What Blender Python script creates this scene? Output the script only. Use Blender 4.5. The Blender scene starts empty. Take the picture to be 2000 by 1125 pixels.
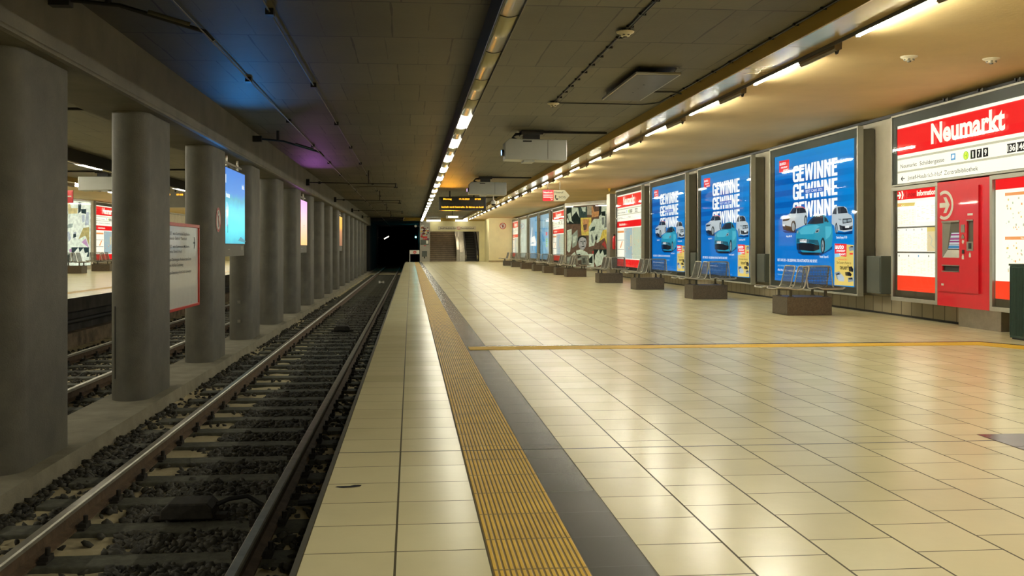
import bpy, math, random
import numpy as np
from mathutils import Vector, Matrix

# ------------------------------------------------------------------ camera, world, exposure
sc = bpy.context.scene
C = sc.collection
CAM_H = 1.15
cam_d = bpy.data.cameras.new('camera'); cam = bpy.data.objects.new('camera', cam_d); C.objects.link(cam)
sc.camera = cam
cam.location = (0, 0, CAM_H)
cam.rotation_euler = (math.pi/2, 0, -math.atan(173/1900))
cam_d.sensor_width = 36.0
cam_d.lens = 1900/2000*36.0
cam_d.shift_x = 0.0125
cam_d.shift_y = -0.03975
cam_d.clip_start = 0.05; cam_d.clip_end = 400
w = bpy.data.worlds.new('world'); sc.world = w; w.use_nodes = True
w.node_tree.nodes['Background'].inputs[0].default_value = (0.6, 0.6, 0.45, 1)
w.node_tree.nodes['Background'].inputs[1].default_value = 0.0
sc.view_settings.view_transform = 'Standard'
sc.view_settings.look = 'None'
sc.view_settings.exposure = 0.0
sc.view_settings.gamma = 1.0
sc.view_settings.use_curve_mapping = False
sc.cycles.max_bounces = 7
sc.cycles.use_adaptive_sampling = True
sc.cycles.adaptive_threshold = 0.02
sc.cycles.diffuse_bounces = 4
sc.cycles.glossy_bounces = 4
sc.cycles.transparent_max_bounces = 8
sc.cycles.use_denoising = True
sc.cycles.caustics_reflective = False
sc.cycles.caustics_refractive = False
sc.cycles.sample_clamp_indirect = 4.0
TUBE_E = 250.0       # bare fluorescent tubes in the trough
STRIP_E = 24.0      # diffusers of the long ceiling light strip
POSTER_E = 1.0      # backlit prints
random.seed(7); R = random.random
PI = math.pi

# ------------------------------------------------------------------ materials
def lin(r, g, b):
    f = lambda c: (c/255/12.92) if c/255 <= .04045 else ((c/255+.055)/1.055)**2.4
    return (f(r), f(g), f(b), 1)
def new_mat(name):
    m = bpy.data.materials.new(name); m.use_nodes = True
    nt = m.node_tree; b = nt.nodes['Principled BSDF']
    return m, nt, b
def N(nt, t, **kw):
    n = nt.nodes.new(t)
    for k, v in kw.items():
        if k.startswith('i_'):
            key = k[2:]
            n.inputs[int(key) if key.isdigit() else key].default_value = v
        else: setattr(n, k, v)
    return n
def L(nt, a, b): nt.links.new(a, b)
def math_n(nt, op, a, b=None, c=None):
    n = nt.nodes.new('ShaderNodeMath'); n.operation = op
    for i, v in enumerate((a, b, c)):
        if v is None: continue
        if isinstance(v, (int, float)): n.inputs[i].default_value = v
        else: nt.links.new(v, n.inputs[i])
    return n.outputs[0]
def mixc(nt, fac, a, b, mode='MIX'):
    n = nt.nodes.new('ShaderNodeMix'); n.data_type = 'RGBA'; n.blend_type = mode
    if isinstance(fac, (int, float)): n.inputs['Factor'].default_value = fac
    else: nt.links.new(fac, n.inputs['Factor'])
    for k, v in (('A', a), ('B', b)):
        s = [i for i in n.inputs if i.name == k and i.type == 'RGBA'][0]
        if isinstance(v, tuple): s.default_value = v
        else: nt.links.new(v, s)
    return [o for o in n.outputs if o.type == 'RGBA'][0]
MATS = {}
def mat(name, col, rough=.6, metal=0., var=.12, scale=6., bump=0., bscale=60., spec=.5, coat=0.):
    """surface colour with procedural mottling (col is linear rgb)"""
    if name in MATS: return MATS[name]
    m, nt, b = new_mat(name)
    geo = N(nt, 'ShaderNodeTexCoord')
    no = N(nt, 'ShaderNodeTexNoise', i_Scale=scale, i_Detail=5., i_Roughness=.6)
    L(nt, geo.outputs['Object'], no.inputs['Vector'])
    c = tuple(col[:3]) + (1,)
    lo = tuple(x*(1-var) for x in c[:3])+(1,); hi = tuple(min(1, x*(1+var)) for x in c[:3])+(1,)
    mr = N(nt, 'ShaderNodeMapRange'); mr.inputs[1].default_value = .3; mr.inputs[2].default_value = .7
    L(nt, no.outputs['Fac'], mr.inputs[0])
    L(nt, mixc(nt, mr.outputs[0], lo, hi), b.inputs['Base Color'])
    b.inputs['Roughness'].default_value = rough; b.inputs['Metallic'].default_value = metal
    b.inputs['Specular IOR Level'].default_value = spec
    b.inputs['Coat Weight'].default_value = coat
    if bump:
        n2 = N(nt, 'ShaderNodeTexNoise', i_Scale=bscale, i_Detail=4.)
        L(nt, geo.outputs['Object'], n2.inputs['Vector'])
        bp = N(nt, 'ShaderNodeBump', i_Strength=bump, i_Distance=.01)
        L(nt, n2.outputs['Fac'], bp.inputs['Height']); L(nt, bp.outputs[0], b.inputs['Normal'])
    MATS[name] = m
    return m
def glow(name, col, e=1.0, var=.06, scale=2.5, rough=.12, spec=.3):
    """a lit print, screen or lamp: gives off light, keeps a glossy face"""
    if name in MATS: return MATS[name]
    m, nt, b = new_mat(name)
    geo = N(nt, 'ShaderNodeTexCoord'); no = N(nt, 'ShaderNodeTexNoise', i_Scale=scale, i_Detail=3.)
    L(nt, geo.outputs['Object'], no.inputs['Vector'])
    c = tuple(col[:3])+(1,)
    lo = tuple(x*(1-var) for x in c[:3])+(1,); hi = tuple(x*(1+var) for x in c[:3])+(1,)
    L(nt, mixc(nt, no.outputs['Fac'], lo, hi), b.inputs['Emission Color'])
    b.inputs['Emission Strength'].default_value = e
    b.inputs['Base Color'].default_value = tuple(x*.15 for x in c[:3])+(1,)
    b.inputs['Roughness'].default_value = rough; b.inputs['Specular IOR Level'].default_value = spec
    MATS[name] = m
    return m

M_WIRE = mat('dull_copper_wire', (.10, .085, .06), .45, .6)
# --- platform floor: tiles, grout, tactile strip handled by separate meshes
def tile_mat(name, x0, wx, y0, wy, stagger, c1, c2, grout, gw=.009, rough=.22, bump=.5):
    m, nt, b = new_mat(name)
    tc = N(nt, 'ShaderNodeNewGeometry'); sp = N(nt, 'ShaderNodeSeparateXYZ'); L(nt, tc.outputs['Position'], sp.inputs[0])
    u = math_n(nt, 'DIVIDE', math_n(nt, 'SUBTRACT', sp.outputs[0], x0), wx)
    col = math_n(nt, 'FLOOR', u); fu = math_n(nt, 'SUBTRACT', u, col)
    v = math_n(nt, 'ADD', math_n(nt, 'DIVIDE', math_n(nt, 'SUBTRACT', sp.outputs[1], y0), wy), math_n(nt, 'MULTIPLY', col, stagger))
    row = math_n(nt, 'FLOOR', v); fv = math_n(nt, 'SUBTRACT', v, row)
    du = math_n(nt, 'MULTIPLY', math_n(nt, 'MINIMUM', fu, math_n(nt, 'SUBTRACT', 1., fu)), wx)
    dv = math_n(nt, 'MULTIPLY', math_n(nt, 'MINIMUM', fv, math_n(nt, 'SUBTRACT', 1., fv)), wy)
    gu = math_n(nt, 'LESS_THAN', du, gw*.5); gv = math_n(nt, 'LESS_THAN', dv, gw*.42)
    g = math_n(nt, 'MAXIMUM', gu, math_n(nt, 'MULTIPLY', gv, .95))
    cmb = N(nt, 'ShaderNodeCombineXYZ'); L(nt, col, cmb.inputs[0]); L(nt, row, cmb.inputs[1])
    wn = N(nt, 'ShaderNodeTexWhiteNoise'); wn.noise_dimensions = '3D'; L(nt, cmb.outputs[0], wn.inputs['Vector'])
    no = N(nt, 'ShaderNodeTexNoise', i_Scale=1.1, i_Detail=6., i_Roughness=.6); L(nt, tc.outputs['Position'], no.inputs['Vector'])
    sm = N(nt, 'ShaderNodeMapRange'); sm.inputs[1].default_value = .42; sm.inputs[2].default_value = .75; sm.inputs[3].default_value = 0; sm.inputs[4].default_value = .35
    L(nt, no.outputs['Fac'], sm.inputs[0])
    base = mixc(nt, wn.outputs['Value'], c1, c2)
    dirt = mixc(nt, sm.outputs[0], base, tuple(x*.62 for x in c2[:3])+(1,))
    L(nt, mixc(nt, g, dirt, grout), b.inputs['Base Color'])
    n3 = N(nt, 'ShaderNodeTexNoise', i_Scale=3.5, i_Detail=4.); L(nt, tc.outputs['Position'], n3.inputs['Vector'])
    rr = N(nt, 'ShaderNodeMapRange'); rr.inputs[3].default_value = rough*.9; rr.inputs[4].default_value = rough*1.15
    L(nt, n3.outputs['Fac'], rr.inputs[0])
    L(nt, math_n(nt, 'ADD', rr.outputs[0], math_n(nt, 'MULTIPLY', g, .4)), b.inputs['Roughness'])
    b.inputs['Specular IOR Level'].default_value = .27
    # each tile sits at a hair of a tilt of its own; grout is sunk
    h = math_n(nt, 'ADD', math_n(nt, 'MULTIPLY', g, -1.), math_n(nt, 'MULTIPLY', math_n(nt, 'MULTIPLY', math_n(nt, 'SUBTRACT', wn.outputs['Value'], .5), fv), .5))
    n4 = N(nt, 'ShaderNodeTexNoise', i_Scale=9., i_Detail=2.); L(nt, tc.outputs['Position'], n4.inputs['Vector'])
    h2 = math_n(nt, 'ADD', h, math_n(nt, 'MULTIPLY', n4.outputs['Fac'], .6))
    bp = N(nt, 'ShaderNodeBump', i_Strength=bump, i_Distance=.0022); L(nt, h2, bp.inputs['Height']); L(nt, bp.outputs[0], b.inputs['Normal'])
    MATS[name] = m
    return m
CREAM1, CREAM2 = (.735, .66, .395, 1), (.80, .73, .45, 1)
M_TILE = tile_mat('cream_floor_tile', .8646, .3455, 5.50, .361, .5, CREAM1, CREAM2, (.085, .07, .03, 1))
M_TILE_EDGE = tile_mat('cream_edge_tile', -.402, .3455, 5.50, .361, 0., CREAM1, CREAM2, (.075, .062, .028, 1))
M_TILE_FAR = tile_mat('cream_far_platform_tile', -7.35-.8646, .3455, 5.50, .361, .5, CREAM1, CREAM2, (.10, .09, .06, 1))
M_DARKTILE = tile_mat('dark_grey_tile', .634, .2306, 5.62, .361, 0., (.085, .085, .075, 1), (.125, .12, .105, 1), (.05, .05, .042, 1), gw=.004, rough=.215, bump=0.)
M_BROWN_TILE = tile_mat('brown_floor_tile', 3.46, .3455, 5.32, .361, 0., (.075, .05, .05, 1), (.09, .06, .06, 1), (.03, .02, .02, 1), rough=.15)

def tactile_mat():
    m, nt, b = new_mat('ribbed_yellow_tactile')
    tc = N(nt, 'ShaderNodeNewGeometry'); sp = N(nt, 'ShaderNodeSeparateXYZ'); L(nt, tc.outputs['Position'], sp.inputs[0])
    u = math_n(nt, 'DIVIDE', math_n(nt, 'SUBTRACT', sp.outputs[0], .2913), .0202)
    fu = math_n(nt, 'FRACT', u)
    groove = N(nt, 'ShaderNodeMapRange'); groove.interpolation_type = 'SMOOTHSTEP'
    tri = math_n(nt, 'ABSOLUTE', math_n(nt, 'SUBTRACT', fu, .5))
    L(nt, tri, groove.inputs[0]); groove.inputs[1].default_value = .22; groove.inputs[2].default_value = .40
    v = math_n(nt, 'DIVIDE', math_n(nt, 'SUBTRACT', sp.outputs[1], 5.62), .361); fv = math_n(nt, 'FRACT', v)
    j = math_n(nt, 'LESS_THAN', math_n(nt, 'MINIMUM', fv, math_n(nt, 'SUBTRACT', 1., fv)), .022)
    no = N(nt, 'ShaderNodeTexNoise', i_Scale=5., i_Detail=6.); L(nt, tc.outputs['Position'], no.inputs['Vector'])
    mr = N(nt, 'ShaderNodeMapRange'); mr.inputs[1].default_value = .35; mr.inputs[2].default_value = .7; L(nt, no.outputs['Fac'], mr.inputs[0])
    base = mixc(nt, mr.outputs[0], (.80, .50, .045, 1), (.62, .38, .04, 1))
    g = math_n(nt, 'MAXIMUM', groove.outputs[0], math_n(nt, 'MULTIPLY', j, .75))
    L(nt, mixc(nt, math_n(nt, 'MULTIPLY', g, .82), base, (.085, .055, .015, 1)), b.inputs['Base Color'])
    b.inputs['Roughness'].default_value = .5
    bp = N(nt, 'ShaderNodeBump', i_Strength=.8, i_Distance=.004); L(nt, math_n(nt, 'MULTIPLY', g, -1.), bp.inputs['Height']); L(nt, bp.outputs[0], b.inputs['Normal'])
    return m
M_TACT = tactile_mat()

def board_ceiling_mat(name, c1, c2, pitch_y, pitch_x, y0, joint):
    """board-marked concrete: cross joints every pitch_y, staggered lengthwise joints, stains"""
    m, nt, b = new_mat(name)
    tc = N(nt, 'ShaderNodeNewGeometry'); sp = N(nt, 'ShaderNodeSeparateXYZ'); L(nt, tc.outputs['Position'], sp.inputs[0])
    nw = N(nt, 'ShaderNodeTexNoise', i_Scale=.7, i_Detail=2.); L(nt, tc.outputs['Position'], nw.inputs['Vector'])
    wob = math_n(nt, 'MULTIPLY', math_n(nt, 'SUBTRACT', nw.outputs['Fac'], .5), .06)
    v = math_n(nt, 'DIVIDE', math_n(nt, 'ADD', math_n(nt, 'SUBTRACT', sp.outputs[1], y0), wob), pitch_y)
    row = math_n(nt, 'FLOOR', v); fv = math_n(nt, 'SUBTRACT', v, row)
    wn = N(nt, 'ShaderNodeTexWhiteNoise'); wn.noise_dimensions = '1D'; L(nt, row, wn.inputs['W'])
    u = math_n(nt, 'ADD', math_n(nt, 'DIVIDE', math_n(nt, 'ADD', sp.outputs[0], wob), pitch_x), wn.outputs['Value'])
    col = math_n(nt, 'FLOOR', u); fu = math_n(nt, 'SUBTRACT', u, col)
    dv = math_n(nt, 'MULTIPLY', math_n(nt, 'MINIMUM', fv, math_n(nt, 'SUBTRACT', 1., fv)), pitch_y)
    du = math_n(nt, 'MULTIPLY', math_n(nt, 'MINIMUM', fu, math_n(nt, 'SUBTRACT', 1., fu)), pitch_x)
    nj = N(nt, 'ShaderNodeTexNoise', i_Scale=2.3, i_Detail=3.); L(nt, tc.outputs['Position'], nj.inputs['Vector'])
    wv = math_n(nt, 'MULTIPLY', nj.outputs['Fac'], .034)
    gv = math_n(nt, 'LESS_THAN', dv, math_n(nt, 'SUBTRACT', wv, .001)); gu = math_n(nt, 'LESS_THAN', du, math_n(nt, 'SUBTRACT', wv, .0085))
    u3 = math_n(nt, 'FRACT', math_n(nt, 'MULTIPLY', u, 3.)); d3 = math_n(nt, 'MULTIPLY', math_n(nt, 'MINIMUM', u3, math_n(nt, 'SUBTRACT', 1., u3)), pitch_x/3)
    g3 = math_n(nt, 'MULTIPLY', math_n(nt, 'LESS_THAN', d3, math_n(nt, 'SUBTRACT', wv, .0125)), .6)
    g = math_n(nt, 'MAXIMUM', math_n(nt, 'MAXIMUM', gv, gu), g3)
    cmb = N(nt, 'ShaderNodeCombineXYZ'); L(nt, col, cmb.inputs[0]); L(nt, row, cmb.inputs[1])
    w2 = N(nt, 'ShaderNodeTexWhiteNoise'); w2.noise_dimensions = '3D'; L(nt, cmb.outputs[0], w2.inputs['Vector'])
    n1 = N(nt, 'ShaderNodeTexNoise', i_Scale=.8, i_Detail=7., i_Roughness=.65); L(nt, tc.outputs['Position'], n1.inputs['Vector'])
    f = math_n(nt, 'ADD', math_n(nt, 'MULTIPLY', w2.outputs['Value'], .35), math_n(nt, 'MULTIPLY', n1.outputs['Fac'], .75))
    base = mixc(nt, f, c1, c2)
    L(nt, mixc(nt, math_n(nt, 'MULTIPLY', g, .85), base, joint), b.inputs['Base Color'])
    b.inputs['Roughness'].default_value = .55; b.inputs['Specular IOR Level'].default_value = .4
    n2 = N(nt, 'ShaderNodeTexNoise', i_Scale=25., i_Detail=6.); L(nt, tc.outputs['Position'], n2.inputs['Vector'])
    hh = math_n(nt, 'SUBTRACT', math_n(nt, 'MULTIPLY', n2.outputs['Fac'], .3), g)
    bp = N(nt, 'ShaderNodeBump', i_Strength=.5, i_Distance=.01); L(nt, hh, bp.inputs['Height']); L(nt, bp.outputs[0], b.inputs['Normal'])
    MATS[name] = m
    return m
M_CEIL = board_ceiling_mat('board_marked_concrete', (.04, .037, .025, 1), (.135, .125, .083, 1), 1.60, 1.15, 11.1, (.008, .007, .004, 1))
M_BEIGE_CEIL = mat('beige_painted_ceiling', (.66, .50, .235), .65, var=.10, scale=.6, bump=.25, bscale=18)
M_PILLAR = mat('grey_cast_concrete', (.118, .114, .090), .55, var=.25, scale=2.2, bump=.35, bscale=70)
M_BEAM = mat('grey_beam_concrete', (.145, .135, .105), .6, var=.25, scale=1.2, bump=.3, bscale=50)
M_PLINTH = mat('dusty_concrete', (.25, .23, .165), .85, var=.25, scale=2.5, bump=.5, bscale=60)
M_WALL = mat('pale_plaster', (.52, .48, .37), .7, var=.12, scale=1.5, bump=.2, bscale=40)
M_CREAMWALL = mat('cream_glazed_wall', (.84, .78, .46), .3, var=.06, scale=1.5)
M_BASETILE = tile_mat('grey_wall_tile', 0, 100., 0, .33, 0., (.30, .26, .17, 1), (.36, .31, .21, 1), (.06, .05, .03, 1), gw=.02, rough=.35)
M_TUNNEL_DARK = mat('tunnel_dark_concrete', (.003, .003, .0025), .9, var=.4, scale=1.5)  # darkness of the unlit tunnel put into a near-black base colour
M_UNDER = mat('dark_platform_side', (.055, .05, .04), .85, var=.5, scale=2., bump=.4)
M_OCHRE = mat('ochre_painted_metal', (.40, .27, .045), .45, var=.08, scale=.8)
def gold_mat():
    m, nt, b = new_mat('gold_mirror_metal')
    tc = N(nt, 'ShaderNodeNewGeometry'); no = N(nt, 'ShaderNodeTexNoise', i_Scale=2.2, i_Detail=2.)
    L(nt, tc.outputs['Position'], no.inputs['Vector'])
    L(nt, mixc(nt, no.outputs['Fac'], (.80, .57, .20, 1), (.90, .72, .36, 1)), b.inputs['Base Color'])
    b.inputs['Metallic'].default_value = .5; b.inputs['Roughness'].default_value = .15
    bp = N(nt, 'ShaderNodeBump', i_Strength=.12, i_Distance=.02); L(nt, no.outputs['Fac'], bp.inputs['Height']); L(nt, bp.outputs[0], b.inputs['Normal'])
    return m
M_GOLD = gold_mat()
M_STEEL = mat('brushed_steel', (.48, .46, .40), .32, 1., var=.12, scale=8)
M_ALU = mat('anodised_aluminium', (.36, .345, .29), .38, .7, var=.08, scale=3)
M_ALU_D = mat('dull_grey_metal', (.12, .115, .09), .45, .4, var=.12, scale=3)
M_CABGREY = mat('slate_grey_enamel', (.075, .092, .082), .35, 0., var=.06, scale=2, coat=.3)
M_FRAME = mat('pale_grey_frame', (.42, .42, .36), .35, .3, var=.06, scale=3)
M_BLACK = mat('black_metal', (.012, .012, .011), .45, 0., var=.2)
M_RUBBER = mat('black_rubber', (.014, .014, .014), .6, 0.)
M_WHITE = mat('white_enamel', (.72, .72, .66), .4, 0., var=.04)
M_PROJ = mat('silver_grey_housing', (.42, .43, .39), .35, .2, var=.05, scale=3)
M_RED = mat('red_enamel', (.70, .012, .028), .32, 0., var=.05, scale=2, coat=.2)
M_REDFRAME = mat('red_sign_frame', (.60, .03, .015), .35, 0.)
M_BIN = mat('dark_green_plastic', (.016, .045, .036), .5, 0., var=.2)
M_BLOCK = mat('brown_grey_granite', (.105, .082, .058), .42, 0., var=.3, scale=40)
M_CHAIR = mat('worn_steel_wire', (.17, .17, .14), .35, .55, var=.15, scale=12)
M_CHAIRF = mat('bright_steel_tube', (.46, .445, .37), .35, .5, var=.1, scale=12)
M_RAILTOP = mat('polished_rail_steel', (.50, .48, .40), .38, .75, var=.2, scale=6)
M_RUST = mat('rusty_rail_steel', (.105, .066, .036), .75, .1, var=.4, scale=10, bump=.3)
M_SLEEPER = mat('dark_oiled_timber', (.085, .085, .062), .8, 0., var=.45, scale=9, bump=.5, bscale=30)
M_CLIP = mat('blackened_iron', (.03, .026, .02), .7, .3, var=.4, scale=20)
M_STONE = mat('dark_basalt_ballast', (.042, .039, .028), .7, 0., var=.8, scale=7, bump=.4)
M_CREAMP = mat('cream_plastic', (.68, .62, .45), .4, 0.)
M_COVER = mat('yellowed_lamp_cover', (.50, .47, .30), .28, .1, var=.15, scale=1.2, coat=.4)
M_STAIR = mat('brown_stone_tread', (.26, .20, .13), .5, 0., var=.2, scale=3)
M_STAIR_D = mat('dark_stair_riser', (.05, .04, .03), .6, 0., var=.2)
M_PRINTW = mat('white_sign_face', (.82, .84, .78), .25, 0., var=.03, coat=.4)
M_BLACKP = mat('black_print', (.015, .015, .015), .4, 0.)
M_WHITEP = mat('white_print', (.72, .70, .62), .4, 0.)
M_REDP = mat('red_print', (.55, .03, .03), .4, 0.)
M_YELP = mat('yellow_print', (.75, .52, .05), .4, 0.)
M_TUBE = glow('lit_fluorescent_tube', (1., .95, .76), TUBE_E, var=.01)
M_DIFF = glow('lit_lamp_diffuser', (1., .95, .76), STRIP_E, var=.01)
def glass_mat():
    m = bpy.data.materials.new('cover_glass'); m.use_nodes = True; nt = m.node_tree; nt.nodes.clear()
    out = N(nt, 'ShaderNodeOutputMaterial'); tr = N(nt, 'ShaderNodeBsdfTransparent'); gl = N(nt, 'ShaderNodeBsdfGlossy', i_Roughness=.03)
    no = N(nt, 'ShaderNodeTexNoise', i_Scale=3.); mr = N(nt, 'ShaderNodeMapRange'); mr.inputs[3].default_value = .015; mr.inputs[4].default_value = .05
    L(nt, no.outputs['Fac'], mr.inputs[0]); L(nt, mr.outputs[0], gl.inputs['Roughness'])
    fr = N(nt, 'ShaderNodeFresnel', i_IOR=1.3); mx = N(nt, 'ShaderNodeMixShader')
    L(nt, fr.outputs[0], mx.inputs[0]); L(nt, tr.outputs[0], mx.inputs[1]); L(nt, gl.outputs[0], mx.inputs[2]); L(nt, mx.outputs[0], out.inputs[0])
    return m
M_GLASS = glass_mat()
def ballast_base():
    m, nt, b = new_mat('sand_and_ballast_bed')
    tc = N(nt, 'ShaderNodeNewGeometry')
    n1 = N(nt, 'ShaderNodeTexNoise', i_Scale=1.6, i_Detail=5.); L(nt, tc.outputs['Position'], n1.inputs['Vector'])
    n2 = N(nt, 'ShaderNodeTexVoronoi', i_Scale=22.); L(nt, tc.outputs['Position'], n2.inputs['Vector'])
    mr = N(nt, 'ShaderNodeMapRange'); mr.inputs[1].default_value = .30; mr.inputs[2].default_value = .42; L(nt, n1.outputs['Fac'], mr.inputs[0])
    dark = mixc(nt, n2.outputs['Distance'], (.02, .018, .013, 1), (.075, .065, .045, 1))
    L(nt, mixc(nt, mr.outputs[0], dark, (.56, .48, .29, 1)), b.inputs['Base Color'])
    b.inputs['Roughness'].default_value = .9
    bp = N(nt, 'ShaderNodeBump', i_Strength=.35, i_Distance=.01); L(nt, n2.outputs['Distance'], bp.inputs['Height']); L(nt, bp.outputs[0], b.inputs['Normal'])
    return m
M_BED = ballast_base()

# ------------------------------------------------------------------ mesh builder
class MB:
    def __init__(s): s.v = []; s.f = []; s.mi = []; s.mats = []; s.smooth = []
    def _m(s, m):
        if m not in s.mats: s.mats.append(m)
        return s.mats.index(m)
    def add(s, vs, fs, m, smooth=False):
        o = len(s.v); s.v += [tuple(x) for x in vs]; k = s._m(m)
        for f in fs: s.f.append([o+i for i in f]); s.mi.append(k); s.smooth.append(smooth)
        return s
    def box(s, x0, x1, y0, y1, z0, z1, m):
        x0, x1 = min(x0, x1), max(x0, x1); y0, y1 = min(y0, y1), max(y0, y1); z0, z1 = min(z0, z1), max(z0, z1)
        vs = [(x, y, z) for z in (z0, z1) for y in (y0, y1) for x in (x0, x1)]
        fs = [(0, 2, 3, 1), (4, 5, 7, 6), (0, 1, 5, 4), (2, 6, 7, 3), (0, 4, 6, 2), (1, 3, 7, 5)]
        return s.add(vs, fs, m)
    def prism(s, poly, axis, a0, a1, m, smooth=False):
        """poly: 2-D outline; axis 'x': (y,z) 'y': (x,z) 'z': (x,y)"""
        n = len(poly)
        def P(p, a): return {'x': (a, p[0], p[1]), 'y': (p[0], a, p[1]), 'z': (p[0], p[1], a)}[axis]
        ar = sum(poly[i][0]*poly[(i+1) % n][1]-poly[(i+1) % n][0]*poly[i][1] for i in range(n))
        if ar < 0: poly = poly[::-1]
        vs = [P(p, a0) for p in poly]+[P(p, a1) for p in poly]
        side = [(i, (i+1) % n, n+(i+1) % n, n+i) for i in range(n)]
        caps = [tuple(range(n))[::-1], tuple(range(n, 2*n))]
        if axis == 'y': side = [f[::-1] for f in side]; caps = [f[::-1] for f in caps]
        s.add(vs, side, m, smooth); o = len(s.v)-2*n; k = s._m(m)
        for f in caps: s.f.append([o+i for i in f]); s.mi.append(k); s.smooth.append(False)
        return s
    def tube(s, pts, r, m, n=8, closed=False, caps=True):
        P = [Vector(p) for p in pts]; rings = []; K = len(P); base = len(s.v)
        vs = []
        up = None
        for i in range(K):
            if closed: d = (P[(i+1) % K]-P[i-1])
            else: d = P[min(i+1, K-1)]-P[max(i-1, 0)]
            d.normalize()
            if up is None: up = Vector((0, 0, 1)) if abs(d.z) < .9 else Vector((1, 0, 0))
            a = d.cross(up)
            if a.length < 1e-4: a = d.cross(Vector((0, 1, 0)))
            a.normalize(); bb = a.cross(d).normalized(); up = bb
            for k in range(n):
                t = 2*PI*k/n; vs.append(P[i]+a*(r*math.cos(t))+bb*(r*math.sin(t)))
        fs = []
        for i in range(K if closed else K-1):
            j = (i+1) % K
            for k in range(n): fs.append((i*n+k, j*n+k, j*n+(k+1) % n, i*n+(k+1) % n))
        s.add(vs, fs, m, n > 5)
        if caps and not closed:
            s.add(vs[:n], [tuple(range(n))], m); s.add(vs[-n:], [tuple(range(n))[::-1]], m)
        return s
    def cyl(s, x, y, z0, z1, r, m, n=16, r2=None):
        r2 = r if r2 is None else r2
        vs = [(x+r*math.cos(2*PI*k/n), y+r*math.sin(2*PI*k/n), z0) for k in range(n)]+[(x+r2*math.cos(2*PI*k/n), y+r2*math.sin(2*PI*k/n), z1) for k in range(n)]
        s.add(vs, [(k, (k+1) % n, n+(k+1) % n, n+k) for k in range(n)], m, True)
        s.add(vs[:n], [tuple(range(n))[::-1]], m); s.add(vs[n:], [tuple(range(n))], m)
        return s
    def lathe(s, x, y, prof, m, n=20):
        vs = []
        for r, z in prof: vs += [(x+r*math.cos(2*PI*k/n), y+r*math.sin(2*PI*k/n), z) for k in range(n)]
        fs = [(i*n+k, i*n+(k+1) % n, (i+1)*n+(k+1) % n, (i+1)*n+k) for i in range(len(prof)-1) for k in range(n)]
        s.add(vs, fs, m, True); s.add(vs[-n:], [tuple(range(n))], m)
        s.add(vs[:n], [tuple(range(n))[::-1]], m)
        return s
    # flat print in the local x-z plane, facing -y; layer 1 stands 1.5 mm before layer 0
    def pane(s, x0, x1, z0, z1, m, y=0., layer=0):
        y = y-.0015*layer
        return s.add([(x0, y, z0), (x1, y, z0), (x1, y, z1), (x0, y, z1)], [(0, 1, 2, 3)], m)
    def flat(s, poly, m, y=0., layer=0):
        n = len(poly); y = y-.0015*layer
        ar = sum(poly[i][0]*poly[(i+1) % n][1]-poly[(i+1) % n][0]*poly[i][1] for i in range(n))
        if ar < 0: poly = poly[::-1]
        tris = tess(poly)
        return s.add([(p[0], y, p[1]) for p in poly], tris, m)
    def text(s, txt, x, z, h, m, wid=None, y=0., layer=1, bold=0., center=False):
        """cap height h, baseline left at (x, z); wid squeezes the line to a width"""
        V, F, W, H = text_mesh(txt, bold)
        sx = h/.7 if wid is None else wid/max(W, 1e-6); sz = h/.7
        if center: x = x-W*sx/2
        y = y-.0015*layer
        return s.add([(x+a*sx, y, z+b*sz) for a, b in V], F, m)
    def build(s, name, parent=None, loc=(0, 0, 0), rz=0., bevel=0., label=None):
        me = bpy.data.meshes.new(name); me.from_pydata(s.v, [], s.f)
        for m in s.mats: me.materials.append(m)
        me.polygons.foreach_set('material_index', s.mi); me.polygons.foreach_set('use_smooth', s.smooth)
        me.update()
        o = bpy.data.objects.new(name, me); C.objects.link(o); o.location = loc; o.rotation_euler = (0, 0, rz)
        if parent is not None: o.parent = parent
        if bevel:
            b = o.modifiers.new('bevel', 'BEVEL'); b.width = bevel; b.segments = 2; b.limit_method = 'ANGLE'; b.angle_limit = math.radians(50)
        if label: o['label'] = label
        return o
from mathutils.geometry import tessellate_polygon
def tess(poly):
    return [tuple(t) if _ccw(poly, t) else tuple(t)[::-1] for t in tessellate_polygon([[Vector((p[0], p[1], 0)) for p in poly]])]
def _ccw(p, t):
    a, b, c = (p[i] for i in t)
    return (b[0]-a[0])*(c[1]-a[1])-(b[1]-a[1])*(c[0]-a[0]) > 0
_TX = {}
def text_mesh(txt, bold=0.):
    k = (txt, bold)
    if k in _TX: return _TX[k]
    cu = bpy.data.curves.new('t', 'FONT'); cu.body = txt; cu.size = 1.; cu.resolution_u = 3; cu.offset = bold
    o = bpy.data.objects.new('t', cu); C.objects.link(o)
    dg = bpy.context.evaluated_depsgraph_get(); me = bpy.data.meshes.new_from_object(o.evaluated_get(dg))
    V = [(v.co.x, v.co.y) for v in me.vertices]; F = [tuple(p.vertices) for p in me.polygons]
    # face -y in x-z: keep the winding counter-clockwise in (x, z)
    F = [f if _ccw(V, f[:3]) else f[::-1] for f in F]
    x0 = min((v[0] for v in V), default=0); x1 = max((v[0] for v in V), default=1)
    V = [(a-x0, b) for a, b in V]
    bpy.data.objects.remove(o); bpy.data.curves.remove(cu); bpy.data.meshes.remove(me)
    _TX[k] = (V, F, x1-x0, .7)
    return _TX[k]
def tag(o, label, cat, group=None):
    o['label'] = label; o['category'] = cat
    if group: o['group'] = group
    return o
def thing(name, label, cat, loc=(0, 0, 0), rz=0., group=None):
    o = bpy.data.objects.new(name, None); C.objects.link(o); o.location = loc; o.rotation_euler = (0, 0, rz)
    o.empty_display_size = .1
    return tag(o, label, cat, group)
def struct(mb, name, **k):
    o = mb.build(name, **k); o['kind'] = 'structure'; return o
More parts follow.
